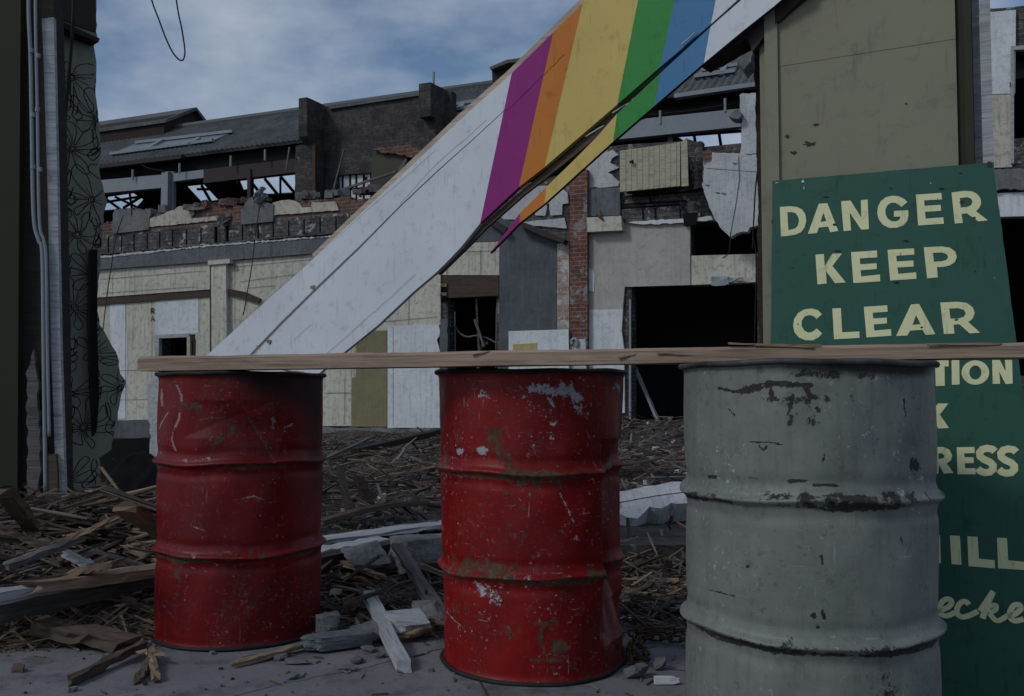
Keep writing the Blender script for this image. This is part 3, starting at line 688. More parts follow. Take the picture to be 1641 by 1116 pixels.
    stroke(mb, sp([(966,856),(985,836),(1000,834),(998,848),(980,858)]), 13); stroke(mb, sp([(980,858),(996,878),(1012,880),(1034,866)]), 14)
    stroke(mb, sp([(1030,868),(1056,862),(1076,846),(1072,832),(1056,834),(1044,852),(1044,872),(1060,882),(1086,876)]), 15)
    mb.build('lettering', M['sign_cream'], root)['label'] = 'cream script letters ecke'
build_sign()
def sign_chips():
    root = bpy.data.objects['danger_sign']
    for i, (a, b, w_, h_, m_) in enumerate(((313, 150, 9, 9, 'white_pl'), (318, 180, 3, 12, 'white_pl'), (190, 156, 10, 3, 'white_pl'), (1055, 110, 12, 4, 'wood_dark'), (970, 184, 18, 8, 'wood_dark'), (727, 181, 7, 4, 'wood_dark'), (1190, 70, 16, 22, 'rust'), (462, 352, 16, 10, 'wood_dark'), (755, 626, 20, 8, 'wood_dark'), (478, 476, 24, 6, 'wood_dark'), (1060, 245, 14, 9, 'rust'), (915, 158, 4, 4, 'white_pl'), (800, 430, 18, 7, 'wood_dark'), (265, 556, 8, 4, 'wood_dark'), (168, 340, 5, 14, 'rust'), (1125, 572, 6, 4, 'wood_dark'), (1035, 800, 14, 8, 'rust'), (872, 836, 10, 5, 'wood_dark'), (1215, 605, 3, 3, 'white_pl'), (420, 222, 22, 5, 'wood_dark'), (1120, 320, 10, 6, 'rust'))):
        mb = MB(); r = random.Random(i); pts = []
        for k in range(13):
            t = 2 * pi * k / 13; q = r.uniform(.35, 1.0); pts.append(Z1(a + w_ * q * cos(t), b + h_ * q * sin(t)))
        plate(mb, SF, pts, [], .0022, .0006); mb.build('chip', M[m_], root)
sign_chips()

PF = Frame(SO + BK * .10, SU)
def build_pier():
    o = PF.o; root = thing('clad_pier', (o.x, o.y, 0), 'olive painted pier clad in flat panels behind the green sign', 'pier')
    def loc_rect(x0, x1, z0, z1, off, th, mi, mb):
        a = PF.loc(x0, 300, off)[0]; b = PF.loc(x1, 300, off)[0]
        plate_l(mb, PF, [(a, z0), (b, z0), (b, z1), (a, z1)], [], off, th, mi)
    mb = MB(); a = PF.loc(1250, 90)[1]; 
    s0 = PF.loc(1250, 107)[1]; 
    x0 = PF.loc(1250, 300)[0]; x1 = PF.loc(1537, 300)[0]
    plate_l(mb, PF, [(x0, .01), (x1, .01), (x1, s0 - .0004), (x0, s0 - .0004)], [], 0, .02)
    plate_l(mb, PF, [(x0, s0 + .0006), (x1, s0 + .0006), (x1, 2.75), (x0, 2.75)], [], .001, .02)
    mb.build('panel', M['olive'], root)
    mb = MB(); loc_rect(1228, 1249, .01, 2.75, .012, .2, 0, mb); loc_rect(1220, 1228, .01, 2.75, -.02, .18, 0, mb); mb.build('corner_trim', M['olive'], root)
    mb = MB(); loc_rect(1538, 1550, .01, 2.75, -.012, .03, 0, mb); loc_rect(1550, 1563, .01, 2.75, .010, .2, 0, mb); mb.build('edge_batten', M['olive_dk'], root)
    mb = MB(); loc_rect(1564, 1576, .01, 2.75, -.03, .1, 0, mb); loc_rect(1576.5, 1594, .01, 2.75, -.005, .12, 0, mb); mb.build('door_frame', M['wood_white'], root)
    mb = MB(); loc_rect(1250, 1537, .01, 2.75, -.03, .16, 0, mb); mb.build('core', M['wood_dark'], root)
    for i, (a, b, w_, h_) in enumerate(((1297, 231, 16, 5), (1308, 200, 6, 3), (1262, 218, 5, 5), (1452, 166, 3, 2), (1272, 245, 7, 4))):
        mb = MB(); r = random.Random(i + 50); pts = []
        for k in range(17):
            t = 2 * pi * k / 17; q = r.uniform(.25, 1.0); pts.append((a + w_ * q * cos(t), b + h_ * q * sin(t)))
        plate(mb, PF, pts, [], .0016, .0006); mb.build('scuff', M['olive_dk'], root)
    # scorched broken edge and wires on the pier's left
    mb = MB()
    pl = [(1207, 60), (1222, 60), (1228, 100), (1230, 300), (1231, 640), (1216, 640), (1217, 560), (1212, 440), (1216, 300), (1211, 200), (1209, 120)]
    plate(mb, PF, pl, [], -.16, .06, 0, ragged=(1.6, 12, 5))
    mb.build('charred_post', M['wood_dark'], root)
    mb = MB()
    for i, pts in enumerate([[(1212, 70), (1218, 180), (1214, 260), (1217, 330)], [(1206, 400), (1211, 300), (1222, 220)], [(1209, 560), (1212, 420), (1207, 380)]]):
        q = smooth_path([P(a, b, 3.05) for a, b in pts], 8); tube(mb, q, .0025, 0, 6)
    tag(mb.build('hanging_wires', M['wire']), 'thin black wires dangling beside the charred left edge of the olive pier', 'wire')
build_pier()

# ================================================================== striped fascia fallen across
RA = P(300, 600, 4.6); RB = P(1300, 100, 2.72); RA.z = 0; RB.z = 0
RF = Frame(RA, (RB - RA))
Z6 = lambda a, b: (740 + a / 2.658, b / 2.658)
def line_at(pts, x):
    for (a, b) in zip(pts, pts[1:]):
        if a[0] <= x <= b[0]: return a[1] + (b[1] - a[1]) * (x - a[0]) / (b[0] - a[0])
def build_fascia():
    root = thing('striped_fascia', (RF.o.x, RF.o.y, .3), 'fallen white fascia boards with rainbow stripes slanting across the ruin', 'fascia board')
    mats = [M['fascia_white'], M['purple'], M['orange'], M['yellow'], M['green'], M['blue'], M['wood_dark']]
    top = [Z6(a, b) for a, b in ((-1270, 1665), (0, 505), (213, 312), (390, 138), (512, 20), (620, -85))]
    bot = [Z6(a, b) for a, b in ((0, 1052), (75, 955), (240, 800), (350, 715), (650, 455), (840, 290), (1060, 105), (1180, 0), (1290, -95))]
    # stripe separators on the upper board (top point, bottom point)
    sep = [((213, 312), (78, 952)), ((390, 138), (243, 798)), ((515, 16), (353, 712)), ((752, -5), (662, 446)), ((908, -5), (843, 288)), ((1086, -20), (1061, 104))]
    sep = [(Z6(*a), Z6(*b)) for a, b in sep]
    TE = (982, -60)  # px beyond the frame top
    up = MB(); T = .018
    # crack between the two white boards: from low left to the purple stripe
    ck = [(262, 706), (330, 642), (402, 571), (450, 520), (505, 465), (580, 393), (640, 332), (706, 270), (760, 222), (812, 178)]
    wtop = [(ck[0][0] - 15, ck[0][1] - 68)]  # outline of top white board
    t0 = (268, 628); 
    A_ = [t0, (330, 571), (500, 416), (740, 190), top[2]]
    sp = sep[0]
    def on(s, f): return (s[0][0] + (s[1][0] - s[0][0]) * f, s[0][1] + (s[1][1] - s[0][1]) * f)
    f1 = (178 - sp[0][1]) / (sp[1][1] - sp[0][1])
    gapw = [6.5, 6.5, 6.2, 5.2, 4.4, 3.4, 2.2, 1.8, 1.3, .8]
    cu = [(a - g * .35, b - g * .35) for (a, b), g in zip(ck, gapw)]
    cl = [(a + g * .35, b + g * .35) for (a, b), g in zip(ck, gapw)]
    cu[-1] = on(sp, f1 - .004); cl[-1] = on(sp, f1 + .004)
    plate(up, RF, A_ + cu[::-1] , [], 0, T, 0)
    low = cl + [sp[1], (738, 397), (720, 416), (700, 436), (660, 470), (606, 521), (540, 574), (450, 652), (330, 745)]
    plate(up, RF, low, [], -.002, T, 0)
    # coloured stripes: butt jointed
    tp = [top[2], top[3], (934, 6)]
    seps = sep
    ext = [(1000, -80), (1060, -80), (1110, -80), (1170, -80), (1225, -80)]
    def quad(a, b, mi, extra_top=(), extra_bot=()):
        plate(up, RF, [a[0]] + list(extra_top) + [b[0], b[1]] + list(extra_bot) + [a[1]], [], 0, T, mi)
    quad(sep[0], sep[1], 1, (), (Z6(160, 875),)); quad(sep[1], sep[2], 2)
    tt = lambda s, y: (s[0][0] + (s[1][0] - s[0][0]) * (y - s[0][1]) / (s[1][1] - s[0][1]), y)
    y0 = -50
    S3 = (tt(sep[3], y0), sep[3][1]); S4 = (tt(sep[4], y0), sep[4][1]); S5 = (tt(sep[5], y0), sep[5][1])
    quad(sep[2], S3, 3, (tt(sep[2], -10), (985, y0)), (Z6(500, 585),)); quad(S3, S4, 4); quad(S4, S5, 5)
    quad(S5, ((1235, y0), (1235, y0 + 2)), 0, (), ())
    up.build('upper_board', mats, root)
    # lower board, split off and sprung forward at its pointed end
    lo = MB()
    ut = [Z6(*p) for p in ((120, 1080), (248, 908), (360, 797), (460, 700), (570, 590), (661, 486), (846, 312), (1059, 116), (1180, 10), (1290, -85))]
    lb = [Z6(*p) for p in ((120, 1084), (246, 950), (353, 868), (645, 603), (822, 450), (1031, 270), (1200, 130), (1329, 28), (1460, -85))]
    O = .012
    plate(lo, RF, [ut[0], ut[1], lb[1]], [], O, .014, 1, side_mi=6)
    plate(lo, RF, [ut[1], ut[2], lb[2], lb[1]], [], O, .014, 2, side_mi=6)
    plate(lo, RF, [ut[2], ut[3], ut[4], ut[5], lb[3], lb[2]], [], O, .014, 3, side_mi=6)
    plate(lo, RF, [ut[5], ut[6], lb[4], lb[3]], [], O, .014, 4, side_mi=6)
    plate(lo, RF, [ut[6], ut[7], lb[5], lb[4]], [], O, .014, 5, side_mi=6)
    plate(lo, RF, [ut[7], ut[8], ut[9], lb[8], lb[7], lb[6], lb[5]], [], O, .014, 0, side_mi=6)
    lo.build('lower_board', mats, root)
    # tan timber showing along the top, dark framing behind
    mb = MB()
    e1 = [(500, 409), (560, 352), (640, 279), (700, 224), (740, 187)] + [top[2], top[3], (935, 4), (985, -48)]
    n = len(e1); e2 = [(a - .6 - 4.4 * min(1, i / 5), b - .6 - 4.6 * min(1, i / 5)) for i, (a, b) in enumerate(e1)]
    plate(mb, RF, [(a + 4, b + 4) for a, b in e1][::-1] + e2, [], -.021, .03)
    mb.build('edge_timber', M['edge_wood'], root)
    mb = MB()
    fr2 = [(745, 392), (772, 360), (836, 302), (870, 274), (984, 178), (1150, 20), (1200, -45), (1298, -45), (1290, -30), (1120, 122), (1075, 160), (990, 232), (985, 205), (880, 292), (830, 330), (764, 386), (742, 402)]
    mb2 = MB()
    q = [(700, 438), (745, 393), (772, 362), (836, 306), (873, 275), (984, 178), (1056, 116), (1185, 0), (1235, -48)]
    q2 = [(1247, -42), (1200, 6), (1066, 128), (990, 194), (877, 284), (839, 313), (779, 366), (749, 397), (704, 441)]
    plate(mb, RF, q + q2, [], -.020, .012)
    mb.build('rear_batten', M['wood_mid'], root)
    for a_, b_ in (((940, 218), (965, 203)), ((984, 180), (1012, 162)), ((1016, 158), (1040, 142)), ((1094, 70), (1112, 54))):
        mb = MB(); p = RF.w(*RF.loc(*a_, .008), .008); q = RF.w(*RF.loc(*b_, .008), .008); beam(mb, p, q, .004, .003, 0, 4, .0012, .01, seed=a_[0], taper=.6); mb.build('sliver', M['fascia_white'], root)
    mb = MB()   # soffit below the right end; near-black colour stands in for shadow by the pier
    pl = [(1115, 112), (1330, -82), (1420, -82), (1330, -10), (1262, 45), (1205, 92), (1192, 66)]
    plate(mb, RF, [(1120, 105), (1320, -80), (1372, -80), (1258, 24), (1222, 60), (1206, 84), (1196, 62)], [], -.03, .09, ragged=(1.2, 10, 3))
    mb.build('shadow_soffit', M['steel_br'], root)
    # hairline splits and knocks
    mb = MB()
    hl = [([(520, 571), (600, 500), (665, 440)], .0012), ([(812, 178), (870, 122), (905, 86)], .0014), ([(640, 328), (700, 262), (780, 192)], .0010), ([(470, 545), (500, 520)], .001), ([(330, 566), (520, 398), (700, 240)], .0008)]
    for p, w_ in hl:
        mb = MB(); strip(mb, RF, [(a + random.uniform(-1, 1), b + random.uniform(-1, 1)) for a, b in [(p[i][0] + (p[i + 1][0] - p[i][0]) * j / 5, p[i][1] + (p[i + 1][1] - p[i][1]) * j / 5) for i in range(len(p) - 1) for j in range(6)]], w_, .0015); mb.build('split', M['wood_dark'], root)
    for x, y, s_ in ((500, 461, 4), (430, 548, 4), (414, 556, 3)):
        mb = MB(); plate(mb, RF, rough([(x - s_, y - s_ * .6), (x + s_, y - s_ * .9), (x + s_ * .7, y + s_ * .8), (x - s_ * .5, y + s_ * .5)], .8, 3, x), [], .003, .003); mb.build('bare_patch', M['wood_tan'], root)
build_fascia()

# ================================================================== ruined facade
U = Vector((.924, -.383, 0)); FO = P(760, 632, 18); FO.z = 0
FF = Frame(FO, U); BACK = -FF.n
def build_facade():
    root = thing('ruined_facade', (FO.x, FO.y, 0), 'half demolished cream and brick industrial front across the background', 'building')
    def part(name, mat, px, off, th, holes=(), ragged=None, parent=root, label=None):
        mb = MB()
        plate(mb, FF, px, holes, off, th, 0, (random.uniform(0, 5), random.uniform(0, 5)), ragged)
        o = mb.build(name, mat, parent)
        if label: o['label'] = label
        return o
    def multi(name, mat, polys, off, th, parent=root, ragged=None, label=None):
        mb = MB()
        for i, px in enumerate(polys): plate(mb, FF, px, [], off, th, 0, (i * 1.7, i * .9), ragged and (ragged[0], ragged[1], i))
        o = mb.build(name, mat, parent)
        if label: o['label'] = label
        return o
    # backing masonry with its openings
    top = [(60, 384), (240, 368), (440, 350), (540, 336), (700, 318), (800, 306), (914, 276), (942, 240), (1000, 232), (1100, 226), (1125, 236), (1224, 226), (1224, 30), (1290, 20), (1500, 10), (1592, 14), (1700, 6)]
    wall = top + [(1700, 712), (60, 712)]
    h_door = R4(717, 476, 797, 688); h_big = [(1012, 459), (1214, 452), (1214, 676), (1012, 676)]
    h_dark = [(1107, 357), (1216, 352), (1216, 407), (1107, 410)]; h_win = [(256, 543), (299, 541), (299, 640), (256, 640)]
    h_r = [(1604, 350), (1690, 346), (1690, 600), (1604, 604)]; h_rw = R4(1624, 78, 1690, 262)
    part('masonry_wall', M['masonry'], wall, -.02, .34, [h_door, h_big, h_dark, h_win, h_r, h_rw])
    # cream boarding on the left
    part('boarding', M['cream'], [(60, 440), (150, 434), (336, 419), (336, 464), (60, 484)], .02, .03, label='upper cream boards left of the pilaster')
    part('boarding', M['cream'], [(60, 492), (150, 486), (336, 472), (336, 676), (60, 676)], .02, .03, [[(253, 540), (313, 536), (314, 642), (253, 642)]])
    part('boarding', M['white_pl'], [(176, 486), (200, 484), (204, 560), (203, 672), (182, 672), (178, 600)], .026, .005, ragged=(1, 14, 2))
    part('boarding', M['white_pl'], [(249, 481), (318, 475), (318, 534), (249, 537)], .026, .005)
    part('boarding', M['cream'], [(366, 417), (492, 407), (720, 388), (800, 386), (800, 441), (706, 441), (706, 521), (621, 523), (621, 530), (563, 530), (563, 683), (366, 683)], .02, .03)
    part('boarding', M['cream_old'], [(563, 531), (620, 524), (620, 684), (563, 684)], .012, .03)
    part('boarding', M['tan'], [(572, 529), (620, 527), (620, 684), (562, 684), (562, 606), (570, 604)], .018, .01, label='olive tan wall patch by the door')
    part('boarding', M['white_pl'], rough([(621, 523), (703, 520)], 0, 9) + [(706, 535), (700, 545), (706, 566), (704, 600), (707, 640), (705, 686), (621, 686)], .03, .02, label='white panel left of the doorway')
    mb = MB()  # board joints
    js = [[(243, 482), (243, 670)], [(318, 476), (319, 535)], [(201, 486), (201, 670)], [(152, 596), (248, 592)], [(160, 448), (330, 434)], [(375, 428), (520, 414)], [(395, 462), (440, 458)], [(388, 506), (400, 470)], [(560, 440), (700, 432)], [(655, 442), (655, 520)], [(566, 520), (700, 508)], [(540, 440), (540, 530)], [(716, 394), (716, 440)], [(720, 404), (798, 402)], [(770, 400), (770, 441)], [(520, 630), (562, 630)], [(552, 606), (552, 680)], [(630, 524), (630, 684)], [(376, 420), (376, 520)], [(385, 452), (470, 440)], [(164, 470), (312, 460)], [(180, 440), (180, 478)], [(160, 642), (240, 640)]]
    for j in js: strip(mb, FF, j, .008, .034)
    mb.build('joint', M['wood_grey'], root)
    mb = MB()  # small stencilled letters down a board
    for (x, y) in ((242, 494),):
        strip(mb, FF, [(x, y + 9), (x, y)], .022, .04); strip(mb, FF, [(x, y + .8), (x + 4, y + .8), (x + 5, y + 2.4), (x + 4, y + 4.6), (x, y + 4.6)], .02, .041); strip(mb, FF, [(x + 2, y + 4.6), (x + 5, y + 9)], .022, .042)
    strip(mb, FF, [(242, 515), (244.5, 506), (247, 515)], .022, .04); strip(mb, FF, [(243, 511.5), (246.5, 511.5)], .018, .041)
    mb.build('stencil', M['ink'], root)['label'] = 'small black letters R A down the boards'
    # pilaster and its cap
    part('pilaster', M['cream'], [(338, 424), (362, 422), (364, 690), (340, 690)], .14, .14)
    part('pilaster_cap', M['cream'], [(333, 418), (368, 415), (368, 422), (333, 425)], .19, .19)
    # timber rails
    part('timber_rail', M['wood_rail'], [(60, 487), (156, 479), (337, 466), (337, 475), (156, 489), (60, 496)], .07, .06)
    part('timber_rail', M['wood_rail'], [(366, 463), (392, 468), (417, 479), (413, 486), (390, 479), (366, 473)], .09, .05, label='sagging broken rail right of the pilaster')
    # grey band, white lip, slotted brick band
    part('cornice', M['concrete_band'], [(60, 424), (161, 414), (333, 396), (516, 382), (740, 362), (740, 388), (492, 407), (334, 420), (161, 432), (60, 440)], .10, .14)
    part('cornice_lip', M['slab_white'], [(60, 422), (161, 410.5), (333, 393), (420, 386), (516, 379), (740, 359), (740, 360.5), (516, 381), (333, 395.5), (161, 413.5), (60, 424)], .115, .12, ragged=(1.1, 3, 4))
    sx = [141, 154, 173.6, 195, 214.7, 236, 256, 276.5, 299, 322, 346, 364, 388.7, 413.7, 438, 462.7, 487.4, 513, 538.5, 560, 585, 610, 640, 670]
    holes = []
    lt = lambda x: 376 - (x - 161) * .088; lb = lambda x: 408 - (x - 161) * .091
    for i, x in enumerate(sx):
        ww = 2.6 if x in (346, 364) else 1.1
        holes.append([(x - ww, lt(x) + 4), (x + ww, lt(x) + 4), (x + ww, lb(x) - 2), (x - ww, lb(x) - 2)])
    part('dentil_band', M['dentil'], [(60, lt(60)), (740, lt(740)), (740, lb(740)), (60, lb(60))], .06, .10, holes)
    mb = MB(); plate(mb, FF, [(60, lt(60) + 2), (740, lt(740) + 2), (740, lb(740)), (60, lb(60))], [], -.0, .015); mb.build('slot_backing', M['black'], root)  # black sheet, shade inside the slots put into its colour
    # parapet remains
    def broken_top(x0, y0, x1, y1, amp, sd, k=3):
        r = random.Random(sd); n = max(2, int((x1 - x0) / k)); return [(x0 + (x1 - x0) * i / n, y0 + (y1 - y0) * i / n - r.uniform(0, amp) + (r.random() < .2) * amp * .8) for i in range(n + 1)]
    part('parapet', M['parapet'], broken_top(60, 366, 181, 358, 5, 1) + [(181, lt(181)), (60, lt(60))], .05, .26)
    part('parapet', M['concrete'], [(181, 342)] + broken_top(185, 337, 240, 336, 3, 2) + [(242, 342), (239, 350), (238, 368), (180, 375)], .10, .32, label='grey concrete block left on the parapet')
    part('parapet', M['parapet'], broken_top(238, 348, 300, 334, 3, 3) + broken_top(303, 328, 388, 332, 5, 4) + [(388, lt(388)), (238, lt(238))], .05, .26, label='exposed red brick stretch of parapet')
    part('render_patch', M['cream_old'], [(240, 350), (252, 347), (266, 340), (280, 336), (286, 331), (306, 331), (309, 337), (312, 343), (305, 350), (330, 348), (353, 347), (352, 353), (239, 364)], .085, .03, ragged=(.8, 5, 6))
    part('parapet', M['concrete'], broken_top(386, 336, 400, 318, 3, 7) + [(404, 316), (416, 322)] + broken_top(420, 326, 438, 328, 2, 8) + [(437, 355), (387, 360)], .12, .34, label='grey broken block peaked above the parapet')
    part('parapet', M['parapet'], broken_top(438, 326, 560, 316, 4, 9) + broken_top(562, 322, 700, 312, 4, 19) + [(700, lt(700)), (438, lt(438))], .05, .26)
    part('render_patch', M['cream_old'], [(437, 326), (452, 321), (470, 321), (480, 326), (484, 333), (498, 333), (500, 324), (515, 325), (538, 323), (542, 337), (437, 345)], .09, .03, ragged=(.8, 5, 7))
    mb = MB(); r = random.Random(5)
    for i in range(60):
        x = r.uniform(190, 680); off = r.uniform(-.15, .05); a, b = FF.loc(x, lt(x) - r.uniform(30, 34) - (x > 560) * 1, off)
        chunk(mb, FF.w(a, b, off), r.uniform(.08, .3), r.uniform(.08, .2), r.uniform(.06, .18), r.uniform(0, 3), 0 if r.random() < .5 else 1, i)
    ob = mb.build('loose_bricks', [M['concrete'], M['parapet']], root); ob['kind'] = 'stuff'
    mb = MB()
    for a, b, c, d in ((350, 352, 368, 346), (352, 358, 366, 350), (408, 318, 420, 302), (412, 322, 425, 313), (296, 333, 330, 333)):
        p = FF.w(*FF.loc(a, b, .2), .2); q = FF.w(*FF.loc(c, d, .05), .05); mb = MB(); beam(mb, p, q, .12, .10, 0, 4, .02, .05, seed=int(a)); mb.build('broken_lump', M['concrete'], root)
    # base course
    part('plinth', M['concrete'], [(60, 678), (562, 686), (708, 688), (716, 688), (716, 716), (60, 716)], .12, .12, ragged=(1.2, 14, 3))
    # small window
    wroot = part('window_frame', M['wood_white'], [(247, 537.5), (303, 535), (303, 641), (299.5, 641), (299.5, 540.5), (254.5, 542.5), (254.5, 641), (250, 641)], .06, .1)
    part('shutter', M['wood_cream'], [(300, 541), (304, 540), (305, 640), (300, 640)], .08, .05, parent=wroot)
    part('broken_jamb', M['wood_dark'], [(304, 539), (313, 538), (314, 642), (304, 642)], .024, .05, ragged=(1.4, 8, 2))
    # central doorway
    part('door_lintel', M['wood_rail'], [(708, 443), (799, 441), (799, 474), (712, 478)], .05, .06)
    dj = part('door_jamb', M['slate'], [(705, 512), (717, 510), (717, 690), (705, 690)], .06, .1, ragged=(.8, 10, 5))
    mb = MB()
    for (a, b, c, d, e) in ((763, 477, 767, 560, .03), (797, 478, 795, 590, .03), (729, 500, 730, 600, .02), (761, 512, 776, 556, .045)):
        beam(mb, FF.w(*FF.loc(a, b, -.1), -.1), FF.w(*FF.loc(c, d, -.12), -.12), e, e, 0, 4, .004, seed=int(a))
    mb.build('door_batten', M['wood_grey'], root)
    mb = MB(); tube(mb, smooth_path([FF.w(*FF.loc(a, b, -.2), -.2) for a, b in ((727, 520), (738, 535), (750, 540), (764, 538), (780, 542), (796, 550))], 5), .018, 0, 6)
    tube(mb, smooth_path([FF.w(*FF.loc(a, b, -.2), -.2) for a, b in ((768, 600), (766, 575), (772, 555), (782, 550))], 5), .04, 0, 6)
    mb.build('loose_cable', M['wood_grey'], root)
    mb = MB()
    for k in range(4): chunk(mb, FF.w(*FF.loc(711, 458 + k * 7, .05), .05), .12, .12, .06, 0, k % 2, k)
    mb.build('broken_edge', [M['wood_tan'], M['black']], root)
    # slate rendered bay + brick strips
    part('render_bay', M['slate'], [(800, 392), (846, 389), (893, 389), (893, 700), (800, 700)], .06, .08)
    part('gable_remnant', M['slate'], [(742, 388), (775, 352), (800, 350), (850, 360), (904, 384), (902, 390), (893, 389), (800, 392), (800, 386), (742, 388)], .04, .06)
    part('gable_coping', M['steel_br'], [(826, 352), (834, 354), (905, 384), (902, 390), (868, 378), (828, 360)], .30, .3)
    part('gable_coping', M['steel_br'], [(776, 352), (784, 348), (812, 366), (808, 374)], .22, .2)
    part('whitewash_patch', M['slab_white'], [(800, 345), (816, 326), (830, 312), (850, 300), (893, 296), (910, 310), (910, 326), (902, 327), (900, 344), (882, 345), (880, 326), (876, 328), (874, 346), (858, 346), (856, 330), (840, 335), (838, 352), (806, 352)], .02, .04, ragged=(.8, 8, 6))
    part('whitewash_patch', M['slab_white'], [(835, 356), (905, 350), (908, 366), (880, 364), (850, 362)], .02, .04, ragged=(.8, 8, 9))
    part('speckled_strip', M['brick_white'], [(893, 391), (912, 388), (912, 700), (893, 700)], .08, .1)
    part('brick_pier', M['brick_red'], rough([(914, 276), (941, 272)], 1.5, 5, 3) + [(941, 700), (913, 700)], .16, .2)
    part('wall_sheet', M['white_pl'], [(815, 531), (911, 528), (912, 596), (815, 596)], .24, .03, label='white sheet with faded yellow print')
    mb = MB(); plate(mb, FF, [(822, 552), (861, 550), (861, 567), (822, 567)], [], .244, .003, 0)
    lo = mb.build('faded_print', M['logo_yellow'], root)
    mb = MB()
    for i in range(7):
        x = 824 + i * 5.2; strip(mb, FF, [(x, 564), (x + 2.5, 553), (x + 5, 564)], .012, .2455); strip(mb, FF, [(x, 555), (x + 4, 560)], .012, .246)
    mb.build('print_scrolls', M['cream_old'], lo)
    mb = MB(); tube(mb, smooth_path([FF.w(*FF.loc(a, b, .2), .2) for a, b in ((917, 552), (916, 546), (921, 543), (925, 548), (923, 556))], 4), .03, 0, 6); mb.build('pipe_stub', M['pipe'], root)
    part('wall_sheet', M['slab_white'], [(913, 545), (938, 543), (940, 600), (914, 600)], .17, .02)
    # right hand beige bay
    part('render_wall', M['beige'], [(942, 371), (997, 371), (997, 351), (1060, 349), (1106, 356), (1106, 410), (1106.5, 457), (1001, 460), (998, 496), (942, 497)], .03, .05, label='beige rendered wall above the wide dark opening')
    part('render_wall', M['cream'], [(1108, 410), (1216, 407), (1216, 452), (1108, 457)], .035, .3, label='cream beam over the wide dark opening')
    part('render_wall', M['white_pl'], rough([(942, 497), (998, 496)], .0, 9) + [(996, 530), (1000, 560), (1001, 662), (942, 664)], .04, .05, label='white lower wall beside the wide opening')
    part('opening_jamb', M['concrete_band'], [(1002, 461), (1012, 461), (1012, 676), (1002, 676)], -.05, .3)
    part('opening_jamb', M['steel_lt'], [(1008, 480), (1011, 480), (1011, 676), (1008, 676)], .02, .06, label='pale metal strip of the opening frame')
    part('torn_paper', M['white_pl'], [(941, 430), (950, 432), (953, 440), (952, 468), (943, 466)], .045, .004)
    part('wall_box', M['cream'], [(940, 349), (995, 346), (997, 369), (941, 372)], .22, .18)
    mb = MB(); tube(mb, [FF.w(*FF.loc(956, 344, .2), .2), FF.w(*FF.loc(966, 352, .25), .25)], .02, 0, 6); tube(mb, [FF.w(*FF.loc(962, 338, .2), .2), FF.w(*FF.loc(964, 350, .25), .25)], .015, 0, 6); mb.build('bent_bracket', M['rust'], root)
    part('whitewash_patch', M['slab_white'], [(940, 250), (982, 241), (992, 248), (980, 254), (978, 262), (992, 268), (974, 276), (984, 284), (992, 292), (990, 299), (940, 301)], .02, .05, ragged=(1, 6, 3))
    part('stone_lintel', M['concrete_band'], [(940, 303), (993, 300), (994, 345), (940, 347)], .08, .1)
    part('stone_course', M['dentil'], [(996, 336), (1090, 330), (1100, 344), (1122, 340), (1122, 352), (1092, 352), (997, 356)], .09, .12)
    mb = MB()
    for x in (1030, 1050, 1090): strip(mb, FF, [(x, 334), (x + 1, 354)], .035, .094)
    for a in ([(1000, 316), (1120, 306)], [(1000, 328), (1100, 322)], [(1040, 312), (1044, 328)], [(996, 334), (1090, 328)]): strip(mb, FF, a, .03, .012)
    mb.build('stone_joint', M['black'], root)
    part('lintel_end', M['black'], [(1094, 342), (1116, 341), (1116, 360), (1096, 361)], .14, .1)
    part('whitewash_patch', M['white_pl'], [(1000, 357), (1060, 352), (1105, 350), (1140, 346), (1143, 352), (1106, 357), (1030, 360)], .1, .04, ragged=(1, 6, 8))
    # boarded hatch
    hz = lambda x: [(x, 242 - (x - 993) * .144), (x, 308 - (x - 993) * .10)]
    mb = MB(); xs = [993, 1003, 1012, 1021, 1030, 1040, 1048, 1057, 1066, 1075, 1084, 1090]
    for a, b in zip(xs, xs[1:]):
        t1, b1 = hz(a); t2, b2 = hz(b); j = random.uniform(-.004, .01)
        plate(mb, FF, [(t1[0] + .25, t1[1]), (t2[0] - .25, t2[1]), (b2[0] - .25, b2[1] - .5), (b1[0] + .25, b1[1])], [], .42 + j, .05, 0, (a, 0))
    plate(mb, FF, [(1091, 228), (1101, 221), (1103, 298), (1092, 299)], [], .47, .05, 0, (3, 3))
    h = mb.build('boarded_hatch', M['wood_cream'], root)
    mb = MB(); strip(mb, FF, [(1009, 261), (1014, 258), (1014, 263)], .05, .475); mb.build('latch', M['black'], h)
    mb = MB(); plate(mb, FF, [(995, 244), (1088, 231), (1090, 297), (999, 306)], [], .36, .3); mb.build('hatch_box', M['wood_dark'], h)
    # hanging plaster slabs
    mb = MB(); plate(mb, FF, [(1184, 151), (1212, 149), (1217, 180), (1222, 206), (1223, 245), (1186, 246), (1189, 200)], [], .35, .22, 0, (0, 0), (1.3, 7, 2))
    mb.build('plaster_slab', M['slab_white'], root)['label'] = 'upper torn white plaster slab'
    mb = MB(); Z4 = lambda a, b: (800 + a / 2.536, 60 + b / 2.536)
    plate(mb, FF, [Z4(*p) for p in [(865, 466), (980, 474), (1070, 480), (1075, 520), (1052, 570), (1055, 640), (1052, 765), (1020, 770), (1010, 790), (965, 795), (940, 812), (905, 780), (880, 740), (855, 690), (840, 650), (825, 600), (835, 520), (862, 505)]], [], .55, .20, 0, (2, 3), (1.0, 6, 5))
    sl_ = mb.build('plaster_slab', M['slab_white'], root); sl_['label'] = 'large pointed white plaster slab hanging over the dark opening'
    mb = MB(); strip(mb, FF, [(1184, 250), (1185, 290), (1179, 330), (1171, 374)], .018, .553); strip(mb, FF, [(1132, 270), (1215, 276)], .010, .553)
